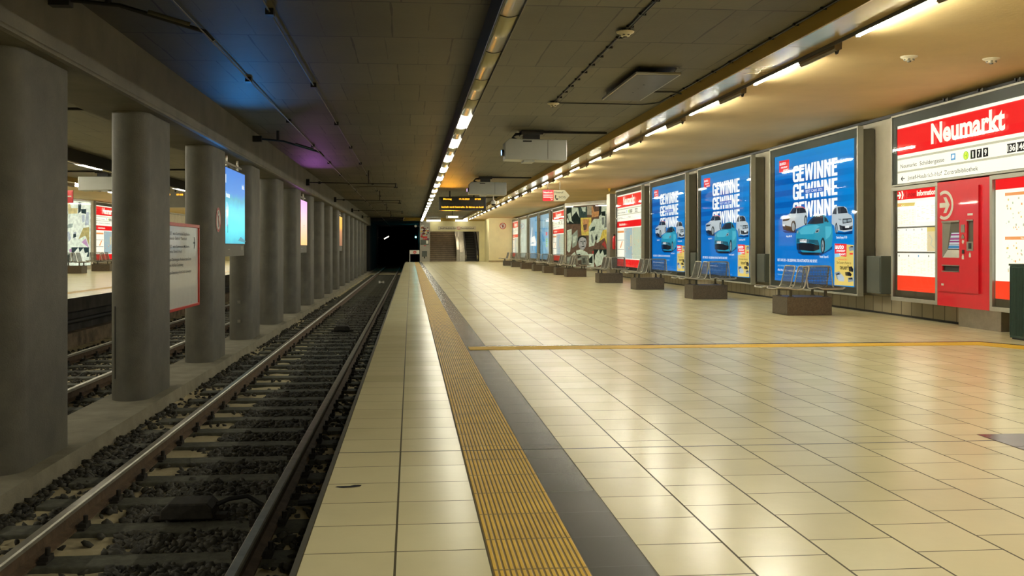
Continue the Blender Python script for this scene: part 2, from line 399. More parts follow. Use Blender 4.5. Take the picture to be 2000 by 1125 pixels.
def dup(root, loc, rz=None, label=None):
    r = root.copy(); C.objects.link(r); r.location = loc
    if rz is not None: r.rotation_euler = (0, 0, rz)
    if label: r['label'] = label
    for ch in list(root.children):
        c = ch.copy(); C.objects.link(c); c.parent = r
        for g in list(ch.children):
            d = g.copy(); C.objects.link(d); d.parent = c
    return r
ONES = 'first second third fourth fifth sixth seventh eighth ninth tenth eleventh twelfth thirteenth fourteenth fifteenth sixteenth seventeenth eighteenth nineteenth'.split()
TENS = {20: 'twentieth', 30: 'thirtieth', 40: 'fortieth', 50: 'fiftieth', 60: 'sixtieth', 70: 'seventieth', 80: 'eightieth', 90: 'ninetieth'}
TW = {20: 'twenty', 30: 'thirty', 40: 'forty', 50: 'fifty', 60: 'sixty', 70: 'seventy', 80: 'eighty', 90: 'ninety'}
def nth(i):
    """1-based ordinal word"""
    if i < 20: return ONES[i-1]
    if i % 10 == 0: return TENS[i]
    return TW[i//10*10]+'-'+ONES[i % 10-1]
MX = lambda x: -7.35-x      # the far platform mirrors this one

# ------------------------------------------------------------------ the setting
Y0, Y1 = -9.0, 76.6
ZC, ZB = 3.53, 3.40          # concrete ceiling, lower beige ceiling
b = MB()
def top(b, x0, x1, y0, y1, z, m): b.add([(x0, y0, z), (x1, y0, z), (x1, y1, z), (x0, y1, z)], [(0, 1, 2, 3)], m)
top(b, -.402, .2913, Y0, Y1, 0, M_TILE_EDGE); top(b, .2913, .634, Y0, Y1, .0, M_TACT)
top(b, .634, .8646, Y0, Y1, 0, M_DARKTILE); top(b, .8646, 8.15, Y0, Y1, 0, M_TILE); top(b, .74, 8.15, Y1, 79.0, 0, M_TILE)
b.box(-.402, 8.15, Y0, Y1, -.22, -.001, M_UNDER); b.box(.74, 8.15, Y1, 79.0, -.22, -.001, M_UNDER)
struct(b, 'floor')
b = MB(); b.box(-.424, -.4025, Y0, Y1, -.03, .0, M_ALU_D); struct(b, 'trim_1')
# expansion joints and cross band
b = MB()
for yy in (5.50, 19.6, 33.7, 47.8, 61.9): b.box(-.402, 8.1, yy-.006, yy+.006, -.0005, .0006, M_ALU_D if yy > 6 else M_BLACK)
struct(b, 'trim_2')
b = MB()
b.prism([(.66, 10.87), (6.62, 10.87), (7.35, 9.45), (7.72, 9.6), (6.86, 11.20), (.66, 11.20)], 'z', .0005, .004, mat('yellow_floor_band', (.72, .44, .02), .6, var=.1))
b.prism([(.66, 11.205), (6.865, 11.205), (7.725, 9.6), (7.80, 9.63), (6.92, 11.30), (.66, 11.30)], 'z', .0005, .003, M_DARKTILE)
struct(b, 'trim_3')
b = MB(); b.prism([(3.46, 4.2), (9.0-.9, 4.2), (8.1, 5.68), (3.46, 5.68)], 'z', .0005, .002, M_BROWN_TILE); b.box(3.94, 4.1, 5.38, 5.44, .002, .003, M_WHITEP); struct(b, 'trim_4')
b = MB(); b.box(-.40, -.25, Y0, Y1, -1.1, -.22, M_UNDER); b.box(-.25, .74, Y1-.02, Y1, -1.1, -.22, M_UNDER); struct(b, 'wall_platform_side')

b = MB(); b.box(-3.2, 4.15, Y0, 79.0, ZC, ZC+.3, M_CEIL); struct(b, 'ceiling')
b = MB(); b.box(4.15, 8.4, Y0, 79.0, ZB, ZC+.3, M_BEIGE_CEIL); struct(b, 'ceiling_right')
b = MB(); b.box(4.125, 4.149, Y0, 79, 3.375, ZC, M_OCHRE); struct(b, 'trim_5')
b = MB()
for k in range(36): b.box(4.15, 4.585, Y0+k*2.44+.004, Y0+(k+1)*2.44-.004, ZB-.012, ZB, M_GOLD)
struct(b, 'trim_6')
b = MB(); b.box(8.15, 8.4, Y0, 37.95, .30, ZB, M_WALL); b.box(8.15, 8.4, 49.0, 79.0, .30, ZB, M_WALL); b.box(8.15, 12.6, 37.75, 37.95, 0, ZB, M_WALL); struct(b, 'wall_right')
# slanted wall of the bay that holds the mural
b = MB(); ax, ay = .3663, -.9305
def slant(s, d): return (7.72+ax*s-ay*d, 49.1+ay*s+ax*d)
b.prism([slant(.0, .12), slant(12.2, .12), slant(12.2, .4), slant(.0, .4)], 'z', -.05, ZB, M_WALL); struct(b, 'wall_bay')
b = MB(); top(b, 8.15, 12.8, 37.9, 49.2, 0, M_TILE); struct(b, 'floor_bay')
b = MB(); b.box(8.4, 12.8, 37.7, 49.3, ZB, ZB+.3, M_BEIGE_CEIL); struct(b, 'ceiling_bay')
b = MB()
for ya, yb in ((Y0, 37.95), (49.0, 79.)): b.box(8.13, 8.4, ya, yb, .035, .30, M_BASETILE); b.box(8.15, 8.4, ya, yb, -.1, .035, M_BLACK)
struct(b, 'baseboard_right')
b = MB(); b.box(8.09, 8.15, Y0, 37.95, ZB-.05, ZB, M_BLACK); b.box(8.09, 8.15, 49.0, 74.8, ZB-.05, ZB, M_BLACK); struct(b, 'trim_7')  # black strip painted in for the shadow gap under the ceiling
b = MB(); b.box(Y0, 8.4, Y0-.2, Y0, -1.2, 3.9, M_WALL); struct(b, 'wall_back')
# far end: column, header, return wall
b = MB(); b.box(-.60, 6.05, 78.75, 79.0, 3.28, ZC, M_OCHRE); struct(b, 'trim_8')
b = MB(); b.box(1.55, 6.02, 79.0, 79.35, 2.44, 3.6, M_CREAMWALL); struct(b, 'wall_end')
b = MB(); b.box(.74, 1.55, 78.8, 79.6, 0, 3.6, M_ALU); struct(b, 'wall_column')
b = MB(); b.box(6.02, 8.4, 74.8, 75.1, 0, ZB, M_CREAMWALL); b.box(6.02, 6.3, 75.1, 79.4, 0, 3.6, M_CREAMWALL); b.box(5.55, 6.02, 79.0, 79.5, 0, 2.44, M_CREAMWALL)
struct(b, 'wall_return')
b = MB(); b.box(6.0, 8.13, 74.77, 74.80, 0, .14, mat('tan_skirting', (.42, .36, .2), .4)); struct(b, 'baseboard_return')
# stairwell shaft
b = MB(); b.box(1.35, 1.55, 79.3, 90, -.1, 7.5, M_WALL); b.box(5.55, 5.75, 79.3, 90, -.1, 7.5, M_WALL); b.box(1.35, 5.75, 89.8, 90, -.1, 7.5, M_WALL)
b.prism([(79.35, 2.6), (90, 8.4), (90, 8.6), (79.35, 2.9)], 'x', 1.35, 5.75, M_WALL); struct(b, 'wall_stairwell')
# tunnel
b = MB(); b.box(.78, .95, 79.7, 150, -1.2, 3.6, M_TUNNEL_DARK); b.box(-7.6, .9, 150, 150.3, -1.2, 3.8, M_TUNNEL_DARK); b.box(-7.8, .9, 79.1, 150, 3.3, 3.5, M_TUNNEL_DARK); b.box(-7.8, -7.5, 79.1, 150, -1.2, 3.6, M_TUNNEL_DARK)
b.box(-3.9, -3.3, 79.6, 150, -1.2, 3.3, M_TUNNEL_DARK); b.box(.2, .95, 110, 150, -1.2, .0, M_TUNNEL_DARK)
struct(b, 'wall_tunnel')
# beam, plinth, track beds
b = MB()
b.prism([(-3.2, ZC+.3), (-3.2, 2.93), (-3.215, 2.895), (-3.25, 2.88), (-4.10, 2.88), (-4.135, 2.895), (-4.15, 2.93), (-4.15, ZC+.3)], 'y', Y0, 79, M_BEAM); struct(b, 'beam')
b = MB(); b.prism([(-3.205, -.80), (-3.17, -1.1), (-4.0, -1.1), (-3.965, -.80)], 'y', Y0, 110, M_PLINTH); struct(b, 'plinth')
def bed(x0, x1, z, name):
    nx, ny = 24, 700; xs = np.linspace(x0, x1, nx); ys = np.concatenate([np.linspace(3, 25, 500), np.linspace(25.2, 150, ny-500)])
    rng = np.random.RandomState(3); b = MB()
    X, Yy = np.meshgrid(xs, ys); Z = z+rng.uniform(-.012, .012, X.shape)
    vs = np.stack([X, Yy, Z], -1).reshape(-1, 3).tolist()
    fs = [(j*nx+i, j*nx+i+1, (j+1)*nx+i+1, (j+1)*nx+i) for j in range(ny-1) for i in range(nx-1)]
    b.add(vs, fs, M_BED, True); o = struct(b, name); return o
bed(-3.19, -.402, -.965, 'ground')
bed(MX(-.20), -3.98, -.93, 'ground_far_track')

# far platform, mirrored
ZP = .10
b = MB()
top(b, MX(.2913), MX(-.402), Y0, 79, ZP, M_TILE_FAR); top(b, MX(.634), MX(.2913), Y0, 79, ZP, mat('far_yellow_strip', (.50, .32, .05), .5))
top(b, MX(8.15), MX(.634), Y0, 79, ZP, M_TILE_FAR); b.box(MX(8.15), MX(-.402), Y0, 79, ZP-.28, ZP-.001, M_UNDER)
struct(b, 'floor_far_platform')
b = MB(); b.box(MX(-.20), MX(-.05), Y0, 79, -1.1, -.15, M_UNDER); b.box(MX(-.40), MX(-.2), Y0, 79, -1.1, -.62, mat('dusty_ledge', (.22, .17, .11), .9, var=.6, scale=3.))
b.tube([(MX(-.30), Y0, -.40), (MX(-.30), 79, -.40)], .05, M_RUBBER, 8); struct(b, 'wall_far_platform_side')
b = MB(); b.box(MX(4.15), -4.15, Y0, 79, ZC, ZC+.3, M_CEIL); struct(b, 'ceiling_far_platform')
b = MB(); b.box(MX(8.4), MX(4.15), Y0, 79, ZB, ZC+.3, M_BEIGE_CEIL); struct(b, 'ceiling_left')
b = MB(); b.box(MX(4.15), MX(4.12), Y0, 79, 3.37, ZC, M_OCHRE); b.box(MX(4.585), MX(4.151), Y0, 79, ZB-.012, ZB, M_GOLD); struct(b, 'trim_9')
b = MB(); b.box(MX(8.4), MX(8.15), Y0, 37.5, ZP, ZB, M_WALL); b.box(MX(8.4), MX(8.15), 48.3, 79, ZP, ZB, M_WALL); b.box(MX(12.6), MX(8.4), 37.3, 37.5, ZP, ZB, M_WALL); struct(b, 'wall_left')
b = MB(); b.prism([(MX(px_), py_-.8) for px_, py_ in (slant(.0, .12), slant(12.2, .12), slant(12.2, .4), slant(.0, .4))], 'z', 0, ZB, M_WALL); struct(b, 'wall_left_bay')
b = MB(); top(b, MX(12.8), MX(8.15), 37, 48.4, ZP, M_TILE_FAR); struct(b, 'floor_left_bay')
b = MB(); b.box(MX(12.8), MX(8.4), 37, 48.5, ZB, ZB+.3, M_BEIGE_CEIL); struct(b, 'ceiling_left_bay')
b = MB(); b.box(MX(8.15), MX(8.12), Y0, 37.5, ZP, ZP+.3, M_BASETILE); b.box(MX(8.15), MX(8.12), 48.3, 79, ZP, ZP+.3, M_BASETILE); struct(b, 'baseboard_left')
b = MB(); b.box(MX(8.4), -7.6, 79, 79.2, ZP, 3.6, M_CREAMWALL); b.box(MX(8.4), Y0, Y0-.2, Y0, -1.2, 3.9, M_WALL); b.box(-7.6, -6.8, 79, 79.2, -1.2, 3.6, M_TUNNEL_DARK); struct(b, 'wall_far_end')

# ------------------------------------------------------------------ pillars
def stadium(cx, y0, y1, r, n=14):
    p = [(cx+r*math.cos(PI+PI*i/n), y0+r*math.sin(PI+PI*i/n)) for i in range(n+1)]
    p += [(cx+r*math.cos(PI*i/n), y1+r*math.sin(PI*i/n)) for i in range(n+1)]
    return p
PXC = -3.585
pl = MB(); pl.prism(stadium(0, -.5, .5, .235), 'z', 0, 2.88+.80, M_PILLAR, smooth=True)
for fy in (-.42,): pl.box(.2345, .2352, fy, fy+.004, .05, 3.6, M_PILLAR)
proto = None
for k in range(17):
    y = 9.35+4.07*k
    lab = nth(k+1)+' grey concrete pillar from the camera in the row between the two tracks' if k else 'nearest grey concrete pillar, cut off by the left edge of the photo'
    if k == 16: lab = 'last grey concrete pillar of the row, beside the dark tunnel mouth'
    if proto is None:
        proto = pl.build('concrete_pillar', loc=(PXC, y, -.80)); o = proto
        o.modifiers.new('e', 'EDGE_SPLIT').split_angle = math.radians(35)
    else:
        o = proto.copy(); C.objects.link(o); o.location = (PXC, y, -.80)
    tag(o, lab, 'pillar', 'concrete pillars between the tracks'); o['kind'] = 'thing'
# marks on pillars
b = MB(); b.box(-.004, .004, -.003, .003, 0, .92, M_BLACK); o = b.build('cable_slot', loc=(-3.735, 16.02-3.29, -.52)); 
b2 = tag(o, 'thin dark vertical slot strip on the rounded end of the second pillar', 'strip')
def round_sign(loc, lab, rz=PI/2, r=.215):
    t = thing('prohibition_sign', lab, 'sign', loc, rz)
    s = MB(); n = 28
    disc = lambda rr, l, m, zc=0: s.flat([(rr*math.cos(2*PI*i/n), zc+rr*math.sin(2*PI*i/n)) for i in range(n)], m, 0, l)
    s.prism([(r*math.cos(2*PI*i/n), r*math.sin(2*PI*i/n)) for i in range(n)], 'y', .0, .004, M_WHITEP)
    disc(r*.99, 1, M_REDP); disc(r*.80, 2, M_WHITEP)
    s.flat([(-.03, -.13), (.02, -.13), (.035, .02), (.06, .10), (.0, .08), (-.05, .02)], M_BLACKP, 0, 3)
    s.flat([(-.02, .10), (.03, .10), (.03, .15), (-.02, .15)], M_BLACKP, 0, 3)
    s.flat([(-.14, .11), (-.11, .14), (.14, -.11), (.11, -.14)], M_REDP, 0, 4)
    s.build('sign_disc', t); return t
round_sign((PXC+.242, 17.36, 1.63), 'round red and white no walking sign on the third pillar from the camera')
b = MB(); b.flat([(-.05, -.16), (.03, -.18), (.06, .02), (.02, .16), (-.03, .05)], M_WHITEP); b.flat([(-.03, -.2), (.03, -.2), (.03, -.12), (-.03, -.12)], mat('pale_blue_print', (.4, .6, .65), .4), 0, 1)
tag(b.build('torn_sticker', loc=(PXC+.24, 33.9, 1.6), rz=PI/2), 'torn pale sticker on the seventh pillar, beside the pink and orange screen', 'sticker')
b = MB(); b.text('A', 0, 0, .12, M_BLACKP, .06); tag(b.build('graffiti_mark', loc=(PXC+.2405, 13.72, 1.72), rz=PI/2), 'small black scrawled letter on the edge of the second pillar', 'graffiti')
b = MB()
for i in range(6): b.box(-.015, .02, -.001, 0, i*.035, i*.035+.018, mat('red_spray', (.35, .03, .015), .6))
tag(b.build('graffiti_mark', loc=(-3.82+.02, 8.66, .98), rz=.35), 'small red scrawl low on the nearest pillar at the edge of the photo', 'graffiti')
t = thing('wall_bracket', 'pair of small pale metal brackets low on the fourth pillar', 'bracket', (PXC+.0, 20.82, -.2), 0)
for zz in (-.2, .2):
    b = MB(); b.box(-.03, .03, -.02, .0, zz-.03, zz+.03, M_STEEL); b.build('bracket_plate', t)

# ------------------------------------------------------------------ track
RAILS = {'near': ((-1.053, -2.498), -.77, -.602), 'far': ((-4.535, -5.98), -.74, 0)}
def rail_prof(x, z):
    return [(x-.07, z-.155), (x+.07, z-.155), (x+.07, z-.14), (x+.012, z-.12), (x+.010, z-.05), (x+.035, z-.035), (x+.035, z-.008), (x+.026, z), (x-.026, z), (x-.035, z-.008), (x-.035, z-.035), (x-.010, z-.05), (x-.012, z-.12), (x-.07, z-.14)]
for side, (xs, z, _) in RAILS.items():
    for i, x in enumerate(xs):
        b = MB(); b.prism(rail_prof(0, 0), 'y', 0, 110, M_RUST)
        b.prism([(-.0358, -.034), (.0358, -.034), (.0358, -.009), (.0262, .0012), (-.0262, .0012), (-.0358, -.009)], 'y', 0, 110, M_RAILTOP)
        o = b.build('rail', loc=(x, 2.0, z))
        tag(o, {('near', 0): 'steel rail beside the tiled platform edge', ('near', 1): 'steel rail of the near track on the pillar side, rust brown web',
                ('far', 0): 'steel rail of the far track just behind the pillars', ('far', 1): 'steel rail of the far track beside the far platform'}[(side, i)], 'rail', 'running rails')
sl = MB(); sl.box(-1.22, 1.22, -.125, .125, -.16, 0, M_SLEEPER)
def clip_mb(dx):
    c = MB(); c.box(dx-.13, dx+.13, -.075, .075, -.001, .018, M_CLIP)
    for s in (-1, 1):
        c.box(dx+s*.105-.03, dx+s*.105+.03, -.05, .05, .018, .045, M_CLIP)
        c.cyl(dx+s*.115, 0, .04, .095, .018, M_CLIP, 8)
    return c
def track(xc, zt, g, ylim, lab, grp):
    t0 = thing('railway_sleeper', lab(1), 'sleeper', (xc, 6.66, zt), 0, grp)
    a = sl.build('sleeper_beam', t0, bevel=.01)
    clips = [clip_mb(d).build('rail_fastening', t0) for d in (-g/2, g/2)]
    bare = None
    n = int((ylim-6.66)/.765)
    for k in range(1, n):
        y = 6.66+.765*k
        if y < 34: o = dup(t0, (xc+random.uniform(-.02, .02), y, zt), random.uniform(-.012, .012), lab(k+1))
        else:
            if bare is None:
                bare = sl.build('railway_sleeper', loc=(xc, y, zt)); tag(bare, lab(k+1), 'sleeper', grp)
            else:
                o = bare.copy(); C.objects.link(o); o.location = (xc, y, zt); o['label'] = lab(k+1)
track(-1.775, -.925, 1.445, 75, lambda k: ('dark timber sleeper under the near track rails, %s from the bottom of the photo' % nth(k)) if k < 31 else 'dark timber sleeper under the near track in the dim stretch far down the station', 'sleepers of the near track')
track(-5.257, -.895, 1.445, 40, lambda k: 'dark timber sleeper of the far track seen between the pillars', 'sleepers of the far track')

def stones(name, x0, x1, y0, y1, n, zb, smin, smax, skip, seed, lab):
    rng = np.random.RandomState(seed)
    # a few irregular prototypes, 8-12 corners each
    phi = (1+5**.5)/2
    iv = np.array([(-1, phi, 0), (1, phi, 0), (-1, -phi, 0), (1, -phi, 0), (0, -1, phi), (0, 1, phi), (0, -1, -phi), (0, 1, -phi), (phi, 0, -1), (phi, 0, 1), (-phi, 0, -1), (-phi, 0, 1)])/1.9
    it = np.array([(0, 11, 5), (0, 5, 1), (0, 1, 7), (0, 7, 10), (0, 10, 11), (1, 5, 9), (5, 11, 4), (11, 10, 2), (10, 7, 6), (7, 1, 8), (3, 9, 4), (3, 4, 2), (3, 2, 6), (3, 6, 8), (3, 8, 9), (4, 9, 5), (2, 4, 11), (6, 2, 10), (8, 6, 7), (9, 8, 1)])
    # more stones close by than far off
    u = rng.rand(n); ys = y0*(y1/y0)**u if y0 > 0 else y0+(y1-y0)*u
    xs = rng.uniform(x0, x1, n); keep = np.array([not skip(a, c, rng) for a, c in zip(xs, ys)])
    xs, ys = xs[keep], ys[keep]; n = len(xs)
    V = np.repeat(iv[None], n, 0)*(1+rng.uniform(-.38, .38, (n, 12, 1)))
    V *= np.stack([rng.uniform(.8, 1.3, n), rng.uniform(.6, 1.1, n), rng.uniform(.45, .9, n)], 1)[:, None]
    th = rng.uniform(0, 2*PI, n); c, s = np.cos(th), np.sin(th)
    x = V[..., 0]*c[:, None]-V[..., 1]*s[:, None]; y = V[..., 0]*s[:, None]+V[..., 1]*c[:, None]
    ti = rng.uniform(-.6, .6, n); z = V[..., 2]*np.cos(ti)[:, None]+x*np.sin(ti)[:, None]
    sz = rng.uniform(smin, smax, n)[:, None]
    P = np.stack([x*sz+xs[:, None], y*sz+ys[:, None], z*sz+zb+rng.uniform(0, .035, n)[:, None]], -1).reshape(-1, 3)
    F = (it[None]+12*np.arange(n)[:, None, None]).reshape(-1, 3)
    me = bpy.data.meshes.new(name); me.vertices.add(len(P)); me.vertices.foreach_set('co', P.ravel())
    me.loops.add(F.size); me.loops.foreach_set('vertex_index', F.ravel().astype(np.int32))
    me.polygons.add(len(F)); me.polygons.foreach_set('loop_start', np.arange(0, F.size, 3, dtype=np.int32)); me.polygons.foreach_set('loop_total', np.full(len(F), 3, dtype=np.int32))
    me.update(); me.validate(); me.materials.append(M_STONE)
    o = bpy.data.objects.new(name, me); C.objects.link(o); o['kind'] = 'stuff'; tag(o, lab, 'ballast')
    return o
def skip_near(x, y, rng):
    on_sl = abs((y-6.66+.3825) % .765-.3825) < .115 and -2.98 < x < -.57
    if on_sl and (-2.45 < x < -1.1 and rng.rand() < .97 or rng.rand() < .8): return True
    if min(abs(x+1.053), abs(x+2.498)) < .085: return True
    # bare sandy patches hug the inside of both rails
    p = math.sin(y*1.3+.6)*.5+math.sin(y*.53)*.5+math.sin(x*3+y*2.1)*.3
    d = min(abs(x+2.28), abs(x+.70)*.8)
    if x > -.96: return rng.rand() < .8
    if x < -2.56: return math.sin(y*.9+2)+math.sin(y*2.3)*.6+math.sin(x*6) > .75 and rng.rand() < .85
    return d < .24+.16*p and rng.rand() < .96
stones('track_ballast', -3.15, -.44, 5.6, 42, 30000, -.962, .022, .044, skip_near, 5, 'dark broken stone ballast filling the near track bed, sandy patches showing through')
def skip_far(x, y, rng):
    return (abs((y-6.66+.3825) % .765-.3825) < .115 and rng.rand() < .93) or min(abs(x+4.535), abs(x+5.98)) < .085
stones('track_ballast', -6.7, -4.05, 9, 40, 6000, -.93, .024, .044, skip_far, 9, 'dark stone ballast of the far track glimpsed between the pillars')

# balises, markers
def balise(y, lab, cable=True):
    t = thing('track_magnet', lab, 'track device', (-1.66, y, -.90), 0)
    b = MB(); b.prism([(-.22, 0), (.18, 0), (.17, .08), (.13, .12), (-.15, .12), (-.21, .07)], 'y', -.13, .13, M_CLIP); b.build('magnet_box', t, bevel=.012)
    b = MB(); b.box(-.28, .26, -.05, .05, -.02, .015, M_CLIP); b.build('mounting_plate', t)
    if cable:
        b = MB(); b.tube([(.15, .05, .06), (.26, .08, .10), (.38, .20, .09), (.50, .18, .02)], .018, M_RUBBER, 8); b.build('cable', t)
    return t
balise(7.62, 'black track magnet box with cable lying between the near rails in the foreground')
balise(24.2, 'small black track magnet box between the near rails further down', False)
t = thing('track_marker', 'small white dumbbell shaped marker lying between the rails near the tunnel', 'marker', (-1.66, 56, -.9), 0)
b = MB(); b.cyl(-.11, 0, 0, .13, .05, M_WHITE, 12); b.build('marker_end', t); b = MB(); b.cyl(.11, 0, 0, .13, .05, M_WHITE, 12); b.build('marker_end', t)
b = MB(); b.box(-.11, .11, -.02, .02, .04, .08, M_WHITE); b.build('marker_bar', t)
b = MB(); b.tube([(-.10, 0, 0), (.12, .02, .01), (.28, -.02, -.02)], .022, M_RUBBER, 8); tag(b.build('drain_pipe', loc=(-.80, 7.9, -.90)), 'short dark pipe stub poking out beside the near rail under the platform edge', 'pipe')
# scuff on the platform edge
b = MB(); b.flat([(-.07, -.01), (-.03, -.025), (.02, -.02), (.05, .0), (.055, .025), (.02, .03), (0, .012), (-.06, .01)], M_BLACKP)
o = b.build('dirt_stain', loc=(-.29, 4.72, .0012)); o.rotation_euler = (-PI/2, 0, 0); tag(o, 'black smudge on the cream edge tiles close to the camera', 'stain')

# ------------------------------------------------------------------ overhead line
b = MB(); b.tube([(0, 0, 0), (0, 120, 0)], .006, M_WIRE, 6, caps=False); tag(b.build('contact_wire', loc=(-1.775, 0, 3.0)), 'thin bare contact wire running above the near track', 'wire')
def clamp_line(x, y0, dy, n, lab, z=ZC-.035):
    t = thing('ceiling_cable', lab, 'cable', (x, 0, z), 0)
    b = MB(); b.tube([(0, 0, 0), (0, 78, 0)], .012, M_BLACK, 6); b.build('cable_run', t)
    first = None
    for k in range(n):
        if first is None:
            b = MB(); b.box(-.04, .04, -.06, .06, -.03, .035, M_BLACK); first = b.build('cable_clamp', t, loc=(0, y0, 0))
        else:
            c = first.copy(); C.objects.link(c); c.parent = t; c.location = (0, y0+dy*k, 0)
clamp_line(-1.40, 9.9, 4.4, 15, 'black cable with clamp boxes on the ceiling above the near track, platform side')
clamp_line(-2.26, 13.9, 4.5, 14, 'black cable with clamp boxes on the ceiling above the near track, pillar side')
def cantilever(y, lab):
    t = thing('overhead_bracket', lab, 'overhead bracket', (0, y, 0), 0, 'overhead line brackets')
    b = MB(); b.tube([(-3.16, 0, 3.15), (-.55, 0, 3.12), (-.45, 0, 3.12)], .015, M_BLACK, 8); b.build('bracket_arm', t)
    b = MB(); b.tube([(-.45, 0, 3.14), (-.47, 0, 3.0)], .02, M_BLACK, 8); b.box(-.52, -.40, -.03, .03, 2.99, 3.03, M_BLACK); b.build('drop_bracket', t)
    b = MB(); b.tube([(-.47, 0, 3.02), (-1.2, 0, 3.04), (-1.775, 0, 3.012)], .012, M_WIRE, 8); b.build('registration_arm', t)
    b = MB(); b.box(-3.2, -3.1, -.08, .08, 3.05, 3.25, M_BLACK); b.build('wall_plate', t)
    b = MB(); b.tube([(-1.3, 0, 3.13), (-1.3, 0, ZC)], .018, M_BLACK, 8); b.build('hanger', t)
    b = MB(); b.lathe(-2.8, 0, [(.03, 3.10), (.05, 3.12), (.03, 3.14), (.05, 3.16), (.03, 3.18)], M_BLACK, 10); b.build('insulator', t)
for i, y in enumerate((9.0, 20.2)):
    t = thing('overhead_bracket', ('nearest' if i == 0 else nth(i+1))+' short overhead line bracket from the camera, between beam and contact wire', 'overhead bracket', (0, y, 0), 0, 'short overhead brackets')
    b = MB(); b.tube([(-3.05, .0, 3.36), (-2.6, 0, 3.32), (-1.85, 0, 3.10), (-1.775, 0, 3.012)], .02, M_BLACK, 8); b.build('bracket_arm', t)
    b = MB(); b.tube([(-2.35, 0, 3.262), (-1.98, 0, 3.155)], .026, M_ALU_D, 8); b.build('steel_sleeve', t)
    b = MB(); b.tube([(-2.7, 0, 3.33), (-2.7, 0, ZC)], .03, M_BLACK, 8); b.build('ceiling_hanger', t)
    b = MB(); b.box(-3.2, -3.02, -.06, .06, 3.30, 3.42, M_BLACK); b.build('wall_plate', t)
for i, y in enumerate((30.4, 41.3, 53.2, 64.5)):
    cantilever(y, ('nearest' if i == 0 else nth(i+1))+' of the long overhead line bracket arms farther down the near track')
# far track gets the same
for i, y in enumerate((14.5, 25.5)):
    t = thing('overhead_bracket', ('nearer' if i == 0 else 'farther')+' overhead bracket arm above the far track', 'overhead bracket', (0, y, 0), 0, 'far overhead brackets')
    b = MB(); b.tube([(-4.15, 0, 3.15), (-6.8, 0, 3.12)], .022, M_BLACK, 8); b.build('bracket_arm', t)
    b = MB(); b.tube([(-6.3, 0, 3.12), (-6.3, 0, ZC)], .018, M_BLACK, 8); b.build('hanger', t)

# ------------------------------------------------------------------ light strip over the platform
def light_strip(mx, lit, dark, lab, y0=Y0, y1=78.5):
    xa, xb, xc = sorted((mx(.78), mx(.97)))[0], sorted((mx(.78), mx(.97)))[1], mx(.875)
    t = thing('ceiling_light_strip', lab, 'ceiling light', (xc, 0, 0), 0)
    b = MB()
    for sx in (-1, 1):
        b.box(sx*.095-.004, sx*.095+.004, y0, y1, 3.205, ZC, M_BLACK if (sx < 0) == (mx(1) > 0) else M_ALU_D)
    b.box(-.095, .095, y0, y1, 3.30, 3.31, M_BLACK)
    b.build('strip_housing', t)
    arc = [(-.088+.176*i/8, 3.230-.022*math.sin(PI*i/8)) for i in range(9)]
    def seg(ya, yb, m, name, label=None):
        q = MB(); q.prism(arc+[(.088, 3.243), (-.088, 3.243)], 'y', 0, yb-ya, m, True); o = q.build(name, t, loc=(0, ya, 0))
        if label: o['label'] = label
        return o
    spans = sorted([(a, a+1.62, 1) for a in lit]+[(a, a+1.62, 2) for a in dark]); cur = y0
    for a, e, k in spans:
        if a-.03 > cur: seg(cur, a-.012, M_COVER, 'cover_panel')
        if k == 1: seg(a, e, M_DIFF, 'lamp_diffuser', 'lit white diffuser')
        else:
            seg(a+.02, e-.02, M_COVER, 'lamp_cover', 'unlit cream lamp cover')
            q = MB()
            for yy in (a, e): q.prism([(p[0]*1.03, p[1]-.003) for p in arc]+[(.09, 3.244), (-.09, 3.244)], 'y', yy-.008, yy+.008, M_BLACK)
            q.build('cover_joint', t)
        cur = e+.012
    seg(cur, y1, M_COVER, 'cover_panel')
    q = MB(); q.tube([(-.10, y0, 3.222), (-.10, y1, 3.222)], .007, M_STEEL, 6); q.tube([(.10, y0, 3.222), (.10, y1, 3.222)], .007, M_STEEL, 6); q.build('edge_trim', t)
    return t
near_lit = [15.3+3.32*k for k in range(19)]+[-7.9, -4.6, -1.3, 2.0]
ls = light_strip(lambda x: x, near_lit, [11.98, 8.66, 5.3], 'long steel ceiling light strip with alternating lit diffusers above the tactile line')
light_strip(MX, [-4.7+3.32*k for k in range(25)], [], 'long ceiling light strip above the far platform, seen between the pillars')
q = MB(); q.pane(-.06, .06, -.05, .05, M_YELP); 
b = MB(); b.text('2', 0, 0, .05, M_BLACKP); b.text('K', .06, 0, .05, M_BLACKP); o = b.build('lamp_number', ls, loc=(-.02, 16.0, 3.205)); o.rotation_euler = (-PI/2, 0, 0)

# ------------------------------------------------------------------ bare tubes under the gold soffit
def tube_lamp(x, y, lab, grp, first=[None]):
    if first[0] is None:
        t = thing('fluorescent_tube_lamp', lab, 'tube light', (x, y, 3.357), 0, grp)
        q = MB(); q.tube([(0, 0, 0), (0, 1.52, 0)], .019, M_TUBE, 10); q.build('tube', t, label='glowing white tube')
        q = MB(); q.box(-.032, .02, -.02, 0.0, -.024, .043, M_ALU); q.box(-.032, .02, 1.52, 1.54, -.024, .043, M_ALU); q.build('tube_holder', t)
        q = MB(); q.box(-.045, -.032, -1.50, 1.53, -.006, .043, M_BLACK); q.build('mounting_rail', t)
        q = MB(); q.prism([(-.032, .043), (-.032, -.04), (-.01, -.065), (.05, -.045), (.055, .043)], 'y', -1.0, -.03, mat('brown_lamp_housing', (.09, .065, .035), .35, .5)); q.build('ballast_box', t)
        q = MB(); q.tube([(0, -.95, -.055), (0, -.97, -.09), (0, -1.0, -.09), (0, -1.03, -.06)], .012, M_BLACK, 6); q.build('hook', t)
        first[0] = t; return t
    return dup(first[0], (x, y, 3.357), None, lab)
